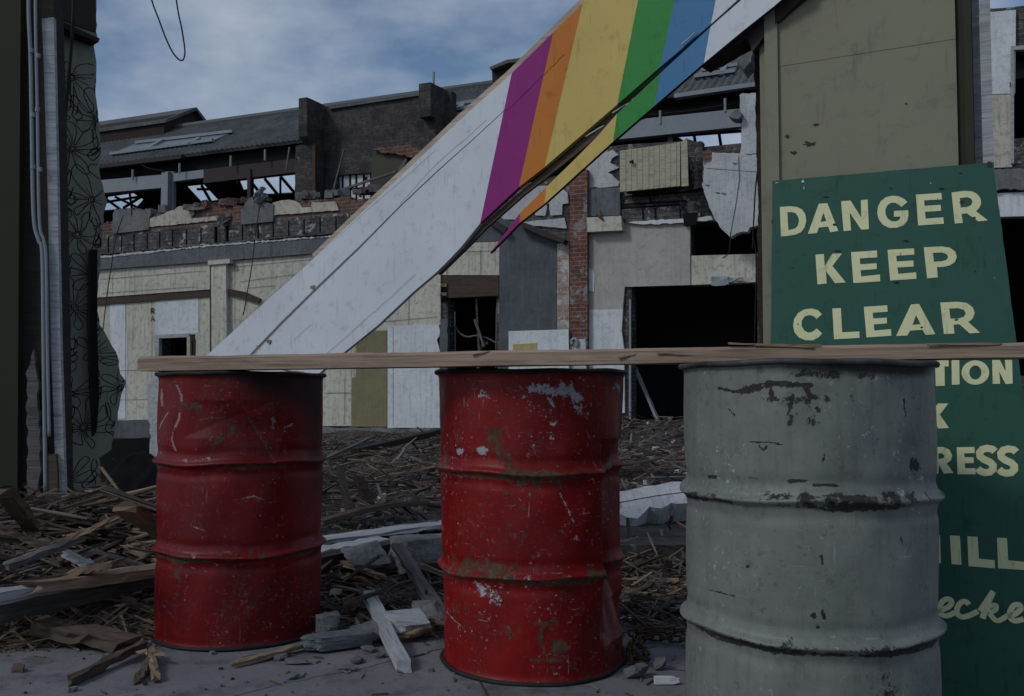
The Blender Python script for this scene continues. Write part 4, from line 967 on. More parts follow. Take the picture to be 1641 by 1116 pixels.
    for x, y in ((1134, 297), (1150, 309), (1160, 310), (1178, 262)): plate(mb, FF, rough([(x - 4, y - 1), (x + 4, y), (x + 2, y + 2.4), (x - 3, y + 1.5)], .5, 3, x), [], .554, .004)
    mb.build('crack', M['concrete_band'], sl_)
    part('slab_bricks', M['brick_red'], [(1126, 244), (1140, 240), (1142, 262), (1136, 270), (1134, 290), (1126, 288)], .5, .4, ragged=(1, 5, 4))
    part('masonry_stub', M['masonry'], [(1100, 224), (1126, 228), (1128, 300), (1112, 304), (1104, 260)], .1, .2, ragged=(1.5, 5, 4))
    # concrete lump hanging top right
    part('concrete_lump', M['concrete'], [(1178, 64), (1196, 58), (1206, 66), (1204, 100), (1192, 112), (1180, 96), (1174, 80)], .6, .5, ragged=(1.5, 5, 11))
    part('concrete_lump', M['concrete'], [(1168, 186), (1182, 174), (1190, 182), (1184, 190), (1174, 190)], .5, .3, ragged=(1, 4, 12))
    # lamp base and wires over the opening
    mb = MB(); c = FF.w(*FF.loc(1155, 451, .1), .12)
    vs = []; 
    beam(mb, c - U * .13, c + U * .13, .09, .14, 0, 4, .02, .03, seed=9); beam(mb, c + U * .1, c + U * .38 + Vector((0, 0, .02)), .05, .06, 0, 4, .01, seed=4)
    mb.build('lamp_bracket', M['steel_lt'], root)
    # far right bits beyond the pier
    part('far_render', M['white_pl'], [(1560, 22), (1628, 16), (1627, 150), (1560, 152)], .05, .07)
    part('far_render', M['cream_old'], [(1560, 153), (1622, 151), (1622, 268), (1560, 270)], .04, .06, label='yellowed wall patch at far right')
    part('far_window_frame', M['wood_white'], [(1620, 74), (1700, 70), (1700, 78), (1625, 80), (1625, 262), (1620, 262)], .09, .1)
    part('far_ledge', M['concrete'], [(1590, 272), (1700, 268), (1700, 302), (1590, 304)], .2, .3, ragged=(1.5, 6, 3))
    part('far_beam', M['white_pl'], [(1590, 310), (1700, 306), (1700, 345), (1590, 348)], .12, .2)
    mb = MB(); plate(mb, FF, R4(1618, 132, 1624, 140), [], .055, .01); mb.build('socket', M['black'], root)
    # floor, ceiling and back wall of the rooms behind the openings
    u0 = FF.loc(60, 500)[0]; u1 = FF.loc(1700, 500)[0]
    mb = MB(); cz = FF.loc(240, 372)[1] - .15
    plate_l(mb, Frame(FF.o, U, BACK), [(u0, .36), (u1, .36), (u1, 2.95), (u0, 2.95)], [], cz, .15, 0)
    mb.build('flat_roof', M['slate_roof'], root)
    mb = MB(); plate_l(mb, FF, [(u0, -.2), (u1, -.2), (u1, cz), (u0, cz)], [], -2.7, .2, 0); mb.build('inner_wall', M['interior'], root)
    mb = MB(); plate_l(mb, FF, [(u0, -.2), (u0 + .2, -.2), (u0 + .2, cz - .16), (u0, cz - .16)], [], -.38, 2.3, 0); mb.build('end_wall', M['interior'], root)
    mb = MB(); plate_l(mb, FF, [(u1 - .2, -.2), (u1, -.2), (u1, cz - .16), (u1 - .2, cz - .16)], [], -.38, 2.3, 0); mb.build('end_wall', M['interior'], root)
build_facade()

# ================================================================== factory shed behind
def build_shed():
    OFF = -3.0
    root = thing('factory_shed', tuple(FF.w(0, 0, OFF)), 'dark roofed factory shed with skylights behind the ruined front', 'building')
    def part(name, mat, px, off, th, holes=(), ragged=None, parent=root, label=None):
        mb = MB(); plate(mb, FF, px, holes, off, th, 0, (random.uniform(0, 5), 0), ragged); o = mb.build(name, mat, parent)
        if label: o['label'] = label
        return o
    u0 = FF.loc(60, 300, OFF)[0] - 13; u1 = FF.loc(1700, 300, OFF)[0]
    ez = FF.loc(300, 247, OFF)[1]                      # eave height
    SL = radians(32)
    upv = BACK * cos(SL) + Vector((0, 0, 1)) * sin(SL)
    E = FF.w(0, ez, OFF)
    R1 = Frame(E, U, upv)
    rid = R1.loc(420, 188)[1]
    # front slope
    mb = MB(); 
    x1 = FF.loc(482, 240, OFF)[0]; x2 = FF.loc(724, 180, OFF)[0]
    plate_l(mb, R1, [(u0, 0)] + [(u0 + (u1 - u0) * i / 90, .03 * noise.noise(Vector((i * .7, 0, 0)))) for i in range(1, 90)] + [(u1, 0), (u1, rid), (u0, rid)], [], 0, .08)
    rf = mb.build('roof', M['slate_roof'], root)
    # corrugation ridges as a row on the sheet
    mb = MB(); k = int((u1 - u0) / .16)
    for i in range(k):
        a = u0 + i * .16; mb.add([R1.w(a, -.02, .003), R1.w(a + .06, -.02, .045), R1.w(a + .12, -.02, .003), R1.w(a, rid - .02, .003), R1.w(a + .06, rid - .02, .045), R1.w(a + .12, rid - .02, .003)], [[0, 1, 4, 3], [1, 2, 5, 4], [0, 2, 1]], [[(a, 0), (a + .06, 0), (a + .06, rid), (a, rid)], [(a, 0), (a + .06, 0), (a + .06, rid), (a, rid)], [(a, 0)] * 3])
    mb.build('corrugation', M['slate_roof'], rf)
    mb = MB(); tube(mb, [R1.w(u0, rid + .02, .02), R1.w(u1, rid + .02, .02)], .12, 0, 8); mb.build('ridge_cap', M['slate_roof'], rf)
    # skylights
    def sky_l(px, bar):
        mb = MB(); plate(mb, R1, px, [], .06, .03); s = mb.build('skylight', M['glass_sky'], rf)
        mb = MB()
        for (a, b) in bar:
            p = R1.w(*R1.loc(*a, .09), .09); q = R1.w(*R1.loc(*b, .09), .09); beam(mb, p, q, .12, .08, 0, 3, .0)
        mb.build('glazing_bar', M['steel_lt'], s)
    sky_l([(219, 229), (374, 211), (342, 225), (178, 247)], [((219, 229), (374, 211)), ((178, 247), (342, 225)), ((319, 222), (304, 231)), ((262, 224), (236, 239))])
    sky_l([(716, 170), (790, 158), (780, 168), (706, 180)], [((716, 170), (790, 158)), ((706, 180), (780, 168)), ((744, 165), (736, 175))])
    sky_l([(1124, 113), (1182, 104), (1178, 114), (1113, 123)], [((1124, 113), (1182, 104)), ((1113, 123), (1178, 114)), ((1162, 107), (1156, 118))])
    # rear slope with its open skylights
    dnv = BACK * cos(SL) - Vector((0, 0, 1)) * sin(SL)
    RG = R1.w(0, rid, 0); R2 = Frame(RG, U, dnv)
    R2.n = -R2.n if R2.n.z < 0 else R2.n
    hs = [[(168, 337), (174, 314), (215, 308), (231, 318), (218, 333)], [(299, 297), (328, 294), (352, 320), (324, 324)], [(377, 288), (397, 285), (397, 303), (391, 304)], [(402, 286), (476, 278), (476, 308), (408, 312)], [(1078, 214), (1188, 202), (1188, 242), (1128, 246)]]
    hl = [[R2.loc(a, b) for a, b in h] for h in hs]
    vmax = max(p[1] for h in hl for p in h) + .6
    print('rear slope', rid, vmax, ez)
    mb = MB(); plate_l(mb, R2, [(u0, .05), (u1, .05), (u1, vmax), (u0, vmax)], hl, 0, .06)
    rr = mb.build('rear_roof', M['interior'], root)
    mb = MB()
    def bar2(a, b, w_=.07):
        mb = MB(); p = R2.w(*R2.loc(*a), -.1); q = R2.w(*R2.loc(*b), -.1); beam(mb, p, q, w_, w_, 0, 2); mb.build('roof_bar', M['black'], rr)
    for a, b in (((165, 322), (225, 312)), ((172, 316), (200, 336)), ((186, 312), (232, 334)), ((210, 308), (214, 336)), ((200, 330), (228, 312)), ((325, 294), (342, 324)), ((318, 300), (350, 300)), ((404, 288), (425, 314)), ((426, 283), (448, 310)), ((452, 280), (474, 306)), ((451, 281), (451, 310)), ((384, 286), (392, 305)), ((1112, 206), (1118, 246)), ((1152, 204), (1158, 244)), ((1080, 214), (1188, 206))): bar2(a, b)
    # rear wall, gable ends, front sill wall
    back_off = OFF - (R2.w(0, vmax) - FF.w(0, 0, OFF)).dot(BACK)
    bz = R2.w(0, vmax).z
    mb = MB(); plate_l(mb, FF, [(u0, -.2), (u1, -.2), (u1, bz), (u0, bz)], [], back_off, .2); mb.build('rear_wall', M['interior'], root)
    for uu in (u0 - .2, u1):
        fr = Frame(FF.w(uu, 0, OFF), BACK, Vector((0, 0, 1))); Dd = -(back_off - OFF); Dr = rid * cos(SL)
        mb = MB(); plate_l(mb, fr, [(0, -.2), (Dd, -.2), (Dd, bz), (Dr, ez + rid * sin(SL)), (0, ez)], [], 0, .2); mb.build('gable_end', M['brick_dark'], root)
    mb = MB(); sz = FF.loc(300, 345, OFF)[1]; plate_l(mb, FF, [(u0, -.2), (u1, -.2), (u1, sz), (u0, sz)], [], OFF, .25); mb.build('sill_wall', M['masonry'], root)
    # eave gutter, black strip for eave shade, clerestory beams and posts
    def run(name, mat, xa, ya, xb, yb, hgt, off, dep, label=None):
        return part(name, mat, [(xa, ya), (xb, yb), (xb, yb + hgt), (xa, ya + hgt)], off, dep, label=label)
    run('gutter', M['steel_br'], 60, 276, 290, 248, 6, OFF + .14, .16); run('gutter', M['steel_lt'], 1080, 150, 1240, 127, 7, OFF + .2, .18); run('gutter', M['steel_br'], 724, 192, 1080, 150, 6, OFF + .2, .18)
    run('clerestory_beam', M['steel_lt'], 60, 298, 260, 280, 21, OFF + .02, .2, 'pale beam at the left')
    run('clerestory_beam', M['steel_lt'], 278, 278, 326, 272, 13, OFF - .05, .2); run('clerestory_beam', M['steel_br'], 326, 272, 476, 254, 22, OFF - .05, .2, 'brown beam over broken glazing')
    part('clerestory_beam', M['steel_lt'], [(980, 206), (1036, 190), (1188, 174), (1188, 203), (996, 223), (960, 227)], OFF + .1, .2, label='pale beam at the right under the corrugated eave')
    part('clerestory_post', M['steel_lt'], [(259, 276), (269, 275), (268, 350), (257, 350)], OFF + .06, .15); part('clerestory_post', M['steel_lt'], [(269, 275), (278, 275), (278, 350), (269, 350)], OFF - .1, .1)
    part('clerestory_post', M['steel_br'], [(396, 270), (401, 270), (401, 345), (396, 345)], OFF, .15)
    part('clerestory_post', M['steel_br'], [(1070, 200), (1078, 198), (1078, 245), (1070, 245)], OFF, .15)
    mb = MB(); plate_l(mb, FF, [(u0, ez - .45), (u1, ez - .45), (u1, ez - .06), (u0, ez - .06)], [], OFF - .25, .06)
    mb.build('fascia_shadow_board', M['black'], root)  # black strip, shade under the eave put into its colour
    mb = MB()
    for x, y in ((213, 272), (425, 240), (288, 262), (370, 250), (1058, 178), (1162, 158)):
        p = FF.w(*FF.loc(x, y, OFF + .1), OFF + .1); mb = MB(); tube(mb, [p, p - Vector((0, 0, .28))], .03, 0, 6); mb.build('insulator', M['steel_lt'], root)
    mb = MB(); tube(mb, smooth_path([FF.w(*FF.loc(a, b, OFF + .1), OFF + .1) for a, b in ((222, 261), (238, 270), (262, 274))], 5), .015, 0, 5); mb.build('eave_wire', M['wire'], root); mb = MB()
    tube(mb, [FF.w(*FF.loc(a, b, OFF + .1), OFF + .1) for a, b in ((1030, 186), (1110, 178), (1168, 168))], .02, 0, 5); mb.build('eave_wire', M['wire'], root)
    # brick fins between bays
    def fin(px_front, poly, thick, off):
        uu = FF.loc(*px_front, off)[0]
        fr = Frame(FF.w(uu, 0, 0), BACK, Vector((0, 0, 1)))     # plane across the facade
        n = fr.n; o = []
        for a, b in poly:
            p = hit(a, b, fr.o, n) - fr.o; o.append((p.dot(fr.u), p.z))
        mb = MB()
        # faces +U side; thickness towards -U
        fr3 = Frame(fr.o, BACK, Vector((0, 0, 1)))
        s = 1 if fr3.n.dot(U) > 0 else -1
        plate_l(mb, fr3, o, [], 0 if s > 0 else thick, thick)
        return mb.build('brick_fin', M['brick_dark'], root)
    fin((492, 190), [(492, 156), (510, 164), (528, 174), (528, 340), (506, 340), (504, 235), (492, 218)], .24, OFF + .8)
    fin((690, 170), [(690, 132), (706, 140), (724, 149), (724, 330), (700, 330), (698, 190), (690, 186)], .30, OFF + .8)
    part('fin_front', M['brick_dark'], [(473, 234), (506, 230), (506, 345), (472, 345)], OFF + .55, .3, ragged=(.8, 8, 2))
    part('downpipe', M['rust'], [(500.5, 234), (505, 233), (505, 330), (500.5, 330)], OFF + .62, .06)
    # brick wall between the fins
    part('brick_wall', M['brick_dark'], [(505, 178), (530, 173), (672, 151), (724, 146), (724, 345), (505, 345)], OFF + .05, .25, [[(541, 281), (596, 277), (596, 330), (541, 330)]], label='blackened brick wall between two fins')
    mb = MB(); plate(mb, FF, [(528, 171), (676, 149), (676, 152.5), (528, 175)], [], OFF + .12, .4); mb.build('coping', M['concrete_band'], root)
    wf = part('shed_window', M['white_pl'], [(541, 282), (593, 278), (593, 328), (541, 328)], OFF - .05, .03)
    mb = MB()
    for l in ([(549, 280), (549, 328)], [(561, 280), (561, 328)], [(571, 279), (571, 328)], [(583, 279), (583, 328)], [(541, 305), (593, 301)]): strip(mb, FF, l, .06, OFF - .045)
    for x, y in ((586, 287), (563, 300), (577, 313)): plate(mb, FF, rough([(x - 2.5, y - 3), (x + 2.5, y - 3), (x + 2, y + 3), (x - 2, y + 3)], .6, 3, x), [], OFF - .04, .004)
    mb.build('glazing_bar', M['black'], wf)
    bxp = part('annexe_wall', M['green_box'], [(597, 247), (612, 240), (652, 248), (656, 310), (593, 318)], OFF + 1.6, 1.0, label='drab green box room wall')
    part('annexe_bricks', M['parapet'], [(598, 240), (606, 235), (620, 238), (636, 232), (640, 236), (652, 228), (660, 236), (690, 244), (690, 256), (660, 252), (652, 250), (612, 244)], OFF + 1.7, .9, ragged=(1.5, 5, 3))
    mb = MB()
    for a, b, c, d, w_, q in ((546, 305, 636, 275, .05, 1), (531, 318, 551, 240, .03, 2), (640, 275, 652, 256, .06, 3), (458, 275, 464, 236, .03, 4)):
        mb = MB(); beam(mb, FF.w(*FF.loc(a, b, OFF + 1.8), OFF + 1.8), FF.w(*FF.loc(c, d, OFF + 1.8), OFF + 1.8), w_, w_, 0, 4, .004, seed=q); mb.build('leaning_batten', M['wood_grey'], root)
    # ventilator ridge monitor, left
    uu = FF.loc(263, 200, OFF - 2.2)[0]; fr = Frame(FF.w(uu, 0, 0), BACK, Vector((0, 0, 1)))
    def sect(poly):
        o = []
        for a, b in poly: p = hit(a, b, fr.o, fr.n) - fr.o; o.append((p.dot(fr.u), p.z))
        return o
    s = 1 if fr.n.dot(U) > 0 else -1
    mb = MB(); o = sect([(263, 232), (263, 190), (309, 174), (332, 204), (332, 222)]); plate_l(mb, fr, o, [], 0 if s > 0 else 9, 9); mn = mb.build('monitor', M['wood_dark'], root)
    o2 = sect([(260, 192), (309, 173), (336, 208)]); a, b, c = o2
    mb = MB(); plate_l(mb, fr, [a, b, c, (c[0], c[1] - .1), (b[0], b[1] - .1), (a[0], a[1] - .1)], [], .15 if s > 0 else 9.1, 9.2); mb.build('monitor_roof', M['slate_roof'], mn)
    # second monitor, right of centre
    uu = FF.loc(800, 120, OFF - 2.2)[0]; fr = Frame(FF.w(uu, 0, 0), BACK, Vector((0, 0, 1)))
    mb = MB(); plate(mb, FF, [(788, 108), (812, 99), (900, 88), (900, 150), (790, 150)], [], OFF - 2.2, 2.0); mn = mb.build('monitor', M['wood_dark'], root)
    mb = MB(); plate(mb, FF, [(784, 108), (812, 96), (905, 84), (905, 92), (814, 101), (786, 112)], [], OFF - 2.0, 2.4); mb.build('monitor_roof', M['slate_roof'], mn)
    mb = MB(); p = FF.w(*FF.loc(695, 134, OFF - .3), OFF - .3); tube(mb, [p, p + Vector((0, 0, .28))], .03, 0, 6); mb.build('vent_pipe', M['steel_lt'], root)
build_shed()

# ================================================================== left wall remnant
LA = P(95, 600, 5.7); LB = P(200, 600, 6.0); LA.z = LB.z = 0
LF = Frame(LA, LB - LA)
def inside(p, poly):
    x, y = p; c = False; n = len(poly)
    for i in range(n):
        x1, y1 = poly[i]; x2, y2 = poly[(i + 1) % n]
        if (y1 > y) != (y2 > y) and x < (x2 - x1) * (y - y1) / (y2 - y1) + x1: c = not c
    return c
def build_left():
    root = thing('papered_wall', (LA.x, LA.y, 0), 'broken wall end papered with large black outline flowers', 'wall')
    px = [(85, -60), (153, -60), (155, 60), (150, 75), (155, 100), (152, 150), (158, 190), (162, 230), (158, 270), (165, 300), (172, 325), (166, 345), (162, 400), (160, 440), (155, 480), (160, 520), (175, 545), (190, 575), (192, 600), (203, 612), (192, 640), (188, 672), (182, 700), (178, 720), (160, 735), (162, 775), (140, 780), (138, 850), (80, 860)]
    pr = rough(px, 1.3, 9, 3)
    mb = MB(); plate(mb, LF, pr, [], 0, .14); mb.build('wall', M['wallpaper'], root)
    loc = [LF.loc(a, b) for a, b in pr]
    mb = MB(); r = random.Random(12); lay = [0]
    def wob(p, k=.035):
        return (p[0] + k * noise.noise(Vector((p[0] * 6, p[1] * 6, 2))) * 1.6 + .006 * noise.noise(Vector((p[0] * 40, p[1] * 40, 5))), p[1] + k * noise.noise(Vector((p[0] * 6, p[1] * 6, 9))) * 1.6 + .006 * noise.noise(Vector((p[0] * 40, p[1] * 40, 7))))
    def draw(pts, wd=.006):
        pts = [wob(p) for p in pts]
        lay[0] += 1; off = .0008 + (lay[0] % 9) * .00012
        n = len(pts)
        for i in range(n - 1):
            a, b = pts[i], pts[i + 1]; m = ((a[0] + b[0]) / 2, (a[1] + b[1]) / 2)
            if inside(m, loc) and inside(a, loc) and inside(b, loc): ribbon_l(mb, LF, [a, b], wd, off, 0, 0)
    zcut = LF.loc(120, 60)[1]; zlow = LF.loc(120, 770)[1]
    gx, gz = .27, .34; us = [p[0] for p in loc]; zs = [p[1] for p in loc]
    row = 0; z = zlow + .05
    while z < zcut - .05:
        x = min(us) - .1 + (row % 2) * gx / 2
        while x < max(us) + .1:
            cx, cz = x + r.uniform(-.045, .045), z + r.uniform(-.05, .05)
            for rr in (.012, .022): draw([(cx + rr * cos(t * .7), cz + rr * sin(t * .7)) for t in range(10)], .006)
            npet = r.choice((6, 7)); ph = r.uniform(0, 1)
            for k in range(npet):
                a = ph + 2 * pi * k / npet + r.uniform(-.1, .1); L_ = r.uniform(.11, .19); wd = r.uniform(.4, .6)
                pts = []
                for t in range(15):
                    f = t / 14; rad = .025 + (L_ - .025) * sin(pi * f) ** .6; aa = a + wd * (f - .5) * 2 * (.45 + .55 * sin(pi * f))
                    pts.append((cx + rad * cos(aa), cz + rad * sin(aa)))
                draw(pts, .005)
                draw([(cx + q * cos(a + .05), cz + q * sin(a + .05)) for q in (.03, .05, .07)], .003)
            # scroll leaves
            a = r.uniform(0, 6.28); lx, lz = cx + gx / 2, cz + .02
            for s_ in (-1, 1):
                draw([(lx + s_ * .04 * sin(t * .45) * (1 - t / 18), lz - .09 + t * .015) for t in range(13)], .006)
            for q in range(4): draw([(lx - .012 + .008 * q, lz - .05 + .01 * q), (lx + .02 + .004 * q, lz - .02 + .012 * q)], .005)
            x += gx
        z += gz * .72; row += 1
    mb.build('flower_print', M['ink'], root)
    mb = MB(); plate(mb, LF, [(60, 8), (84, 26), (120, 44), (160, 62), (158, 68), (118, 52), (84, 36), (60, 20)], [], .10, .12); mb.build('ledge', M['wood_dark'], root)
    mb = MB(); plate(mb, LF, [(85, -60), (152, -60), (154, 52), (120, 40), (85, 24)], [], .01, .01); mb.build('upper_panel', M['olive_dk'], root)
    mb = MB(); plate(mb, LF, [(145, 400), (156, 400), (156, 520), (159, 640), (155, 690), (150, 700), (147, 640), (143, 520)], [], .06, .03); mb.build('black_strip', M['black'], root)
    mb = MB(); plate(mb, LF, [(117, 790), (139, 785), (139, 850), (117, 850)], [], .03, .02); mb.build('skirting', M['concrete_band'], root)
    # pier at the very left with conduits
    fr = Frame(P(0, 600, 4.9) * 1.0, (1, .06, 0)); fr.o.z = 0
    root2 = thing('dark_doorpost', (fr.o.x, fr.o.y, 0), 'dark olive doorpost with grey board at the left edge', 'doorpost')
    mb = MB(); plate(mb, fr, [(-120, -80), (34, -80), (30, 400), (27, 900), (-120, 900)], [], 0, .2); mb.build('post', M['olive_dk'], root2)
    mb = MB(); plate(mb, fr, [(35, -80), (84, -80), (92, 200), (98, 500), (104, 860), (30, 860), (32, 400)], [], -.05, .12, ragged=(.6, 20, 4)); mb.build('charred_lining', M['wood_dark'], root2)
    mb = MB(); plate(mb, fr, [(67, 30), (86, 28), (92, 300), (97, 560), (105, 812), (91, 814), (82, 560), (76, 300), (70, 100)], [], .03, .03); mb.build('grey_board', M['concrete_band'] if False else M['wood_white'], root2)
    mb = MB(); plate(mb, fr, [(74, 730), (90, 728), (95, 830), (70, 834)], [], .05, .03, ragged=(.8, 10, 4)); mb.build('brown_board', M['wood_mid'], root2)
    mb = MB(); plate(mb, fr, [(42, 600), (56, 560), (64, 700), (62, 830), (46, 830)], [], .0, .03, ragged=(2.5, 9, 7)); mb.build('torn_lining', M['wood_grey'], root2)
    for i, (pts, rad, lab) in enumerate((([(46, -60), (46, 20), (49, 90), (51, 200), (54, 345), (62, 385), (68, 410), (70, 560), (73, 790)], .010, 'outer pale conduit pipe running down the dark doorpost at left'), ([(57, -60), (57, 30), (60, 180), (63, 350), (70, 385), (74, 420), (76, 560), (79, 700)], .008, 'inner pale conduit pipe beside the grey board at left'))):
        mb = MB(); q = smooth_path([fr.w(*fr.loc(a, b, .05), .05) for a, b in pts], 8); tube(mb, q, rad, 0, 10)
        pr_ = thing('conduit_pipe', tuple(fr.o), lab, 'pipe', 'conduit pipes on the left doorpost'); mb.build('pipe', M['pipe'], pr_, True)
        for a, b in (((50, 82), (53, 268), (53, 185)) if i == 0 else ((60, 176), (64, 272), (61, 90))):
            mb = MB(); c = fr.w(*fr.loc(a, b, .05), .05); tube(mb, [c - Vector((0, 0, .012)), c + Vector((0, 0, .012))], rad + .004, 0, 10); mb.build('coupling', M['steel_lt'], pr_)
    mb = MB(); q = smooth_path([LF.w(*LF.loc(a, b, .12), .12) for a, b in ((120, -60), (117, 30), (112, 100), (104, 190), (98, 280), (94, 330))], 6); tube(mb, q, .011, 0, 8)
    tag(mb.build('hanging_cable', M['wire']), 'thick black cable hanging down over the flowered wallpaper', 'cable')
    mb = MB(); q = smooth_path([LF.w(*LF.loc(a, b, .1), .1) for a, b in ((104, 92), (80, 92), (70, 98), (64, 120), (66, 160))], 6); tube(mb, q, .004, 0, 6)
    tag(mb.build('thin_cable', M['wire']), 'thin bent cable stub across the grey board at top left', 'cable')
build_left()
# sagging wire in the sky
mb = MB(); q = smooth_path([P(a, b, 6.5) for a, b in ((228, -60), (243, 0), (254, 30), (266, 62), (278, 86), (289, 97), (295, 93), (296, 78), (291, 45), (284, 10), (276, -60))], 7); tube(mb, q, .0055, 0, 8)
tag(mb.build('overhead_cable', M['wire']), 'black cable looping down against the cloudy sky', 'cable')
for pts, off, lab in (([(198, 345), (186, 380), (178, 430), (172, 470), (166, 520), (158, 600)], .5, 'thin loose wire hanging down the cream boards at the left'), ([(416, 330), (409, 380), (403, 430), (396, 470), (390, 505)], .4, 'thin loose wire hanging right of the pilaster')):
    mb = MB(); tube(mb, smooth_path([FF.w(*FF.loc(a, b, off), off) for a, b in pts], 6), .011, 0, 6); tag(mb.build('loose_wire', M['steel_br']), lab, 'wire')
mb = MB(); tube(mb, smooth_path([FF.w(*FF.loc(a, b, .9), .9) for a, b in ((1171, 374), (1170, 388), (1169, 400), (1165, 409), (1158, 414))], 6), .009, 0, 6)
tag(mb.build('loose_wire', M['wire']), 'wire tail dangling below the hanging white plaster slab', 'wire')

# ================================================================== rubble
class Deb:
    n = 0
def timber(name, label, a, b, wd, ht_, mat, cat='timber', jit=.004, split=.04, taper=1.0, bend=0.0, group=None, seg=9):
    Deb.n += 1; mb = MB(); beam(mb, a, b, wd, ht_, 0, seg, jit, split, seed=Deb.n * 7, taper=taper, bend=bend)
    o = mb.build(name, M[mat]); return tag(o, label, cat, group)
g = lambda px, py, z=.02: G(px, py, z)
timber('weathered_beam', 'long grey weathered beam lying low in the left timber pile', g(-30, 985, .10), g(258, 930, .09), .10, .07, 'wood_grey', bend=.01)
timber('weathered_beam', 'whitish split beam on top of the grey one, left pile', g(-30, 962, .17), g(262, 912, .15), .08, .035, 'wood_white', bend=.006)
timber('tan_board', 'fresh tan broken board tucked behind the left red drum', g(78, 938, .19), g(262, 914, .19), .07, .035, 'wood_tan', split=.1)
timber('white_stick', 'stick with white painted end pointing right in left pile', g(88, 880, .25), g(142, 906, .22), .03, .022, 'wood_white')
timber('brown_lath', 'long thin brown lath crossing the left pile downhill', g(0, 846, .33), g(92, 884, .25), .03, .02, 'wood_mid')
timber('split_block', 'thick split yellowish timber lump on the concrete at left', g(66, 1004, .05), g(190, 1028, .035), .09, .035, 'wood_mid', jit=.009, split=.06)
timber('dark_stick', 'dark square stick lying on bare concrete at lower left', g(120, 1088, .015), g(226, 1034, .03), .025, .022, 'wood_mid')
timber('short_stick', 'short stick, left one of a crossed pair at drum foot', g(224, 1086, .012), g(247, 1048, .02), .022, .015, 'wood_mid')
timber('short_stick', 'short stick, right one of a crossed pair at drum foot', g(249, 1085, .012), g(243, 1044, .03), .020, .015, 'wood_tan')
timber('small_offcut', 'tiny pale offcut lying over the crossed sticks', g(232, 1046, .035), g(253, 1047, .035), .02, .01, 'wood_tan')
timber('pale_board', 'pale splintered board rising behind the left drum shoulder', g(208, 818, .42), g(262, 856, .28), .07, .03, 'wood_tan', split=.08)
timber('brown_prop', 'brown board leaning at the far left edge', g(8, 790, .52), g(52, 846, .30), .05, .03, 'wood_mid')
timber('long_lath', 'thin lath rising rightwards over the left pile', g(95, 872, .27), g(210, 820, .40), .02, .015, 'wood_tan')
timber('grey_stick', 'grey slat slanting behind the left pile', g(20, 905, .26), g(118, 868, .30), .04, .02, 'wood_grey')
timber('pale_stick', 'pale splintered slat across the middle of the left pile', g(130, 915, .22), g(176, 905, .25), .05, .02, 'wood_tan', split=.06)
timber('forward_plank', 'pale plank pointing at the viewer between the two red drums', g(592, 955, .09), g(646, 1066, .018), .042, .028, 'wood_white', seg=8, jit=.002)
timber('grey_plank', 'grey plank sloping down behind the white block', g(640, 880, .20), g(706, 985, .05), .045, .025, 'wood_grey')
timber('white_board', 'long white board edge running behind the middle drum', g(505, 868, .16), g(722, 838, .20), .12, .02, 'wood_white')
timber('white_board', 'lower white board partly buried beside the left drum', g(505, 885, .15), g(610, 866, .16), .10, .02, 'wood_white')
timber('dark_beam', 'dark beam standing in for the shadow beneath the long white board', g(500, 905, .12), g(722, 862, .13), .10, .07, 'wood_dark')  # dark timber put in for the shadow under the boards
timber('dark_stub', 'dark upright stub standing in the mid rubble, left one', g(560, 818, .16), g(545, 752, .36), .04, .03, 'wood_dark')
timber('dark_stub', 'dark upright stub standing in the mid rubble, right one', g(596, 818, .16), g(576, 770, .32), .06, .03, 'wood_dark')
timber('curved_stick', 'brown slat lying along the mid rubble crest', g(520, 836, .22), g(680, 806, .26), .05, .025, 'wood_mid', bend=.02)
timber('thin_rod', 'thin brown rod lying across low rubble between red drums', g(560, 964, .10), g(665, 930, .12), .014, .012, 'wood_mid')
timber('light_stick', 'pale slat pointing right near the slate chips', g(545, 900, .12), g(606, 922, .10), .035, .015, 'wood_tan')
timber('bent_stick', 'pale bent slat lying at the left drum foot', g(385, 1062, .01), g(492, 1032, .02), .03, .012, 'wood_tan')
timber('leaning_strip', 'pale metal strip leaning inside the wide dark opening', FF.w(*FF.loc(1055, 676, -.3), -.3), FF.w(*FF.loc(1018, 590, -.4), -.4), .07, .05, 'steel_lt', 'strip')
timber('far_pole', 'long thin pole on far rubble left of the middle drum', g(522, 736, .18), g(600, 700, .25), .03, .03, 'wood_grey')
timber('far_beam', 'dark beam on rubble just below the white wall panel', g(570, 724, .2), g(706, 692, .3), .10, .07, 'wood_dark')
timber('white_shard', 'white shard lying on dirt between the middle and grey drums', g(1018, 728, .2), g(1062, 742, .2), .06, .03, 'wood_white', split=.08)
timber('tan_shard', 'tan splinter on dirt beside the white shard', g(990, 752, .2), g(1030, 728, .22), .03, .02, 'wood_tan')
timber('short_tan_board', 'short tan board half hidden by the grey drum', g(1058, 722, .22), g(1110, 732, .2), .08, .02, 'wood_tan')
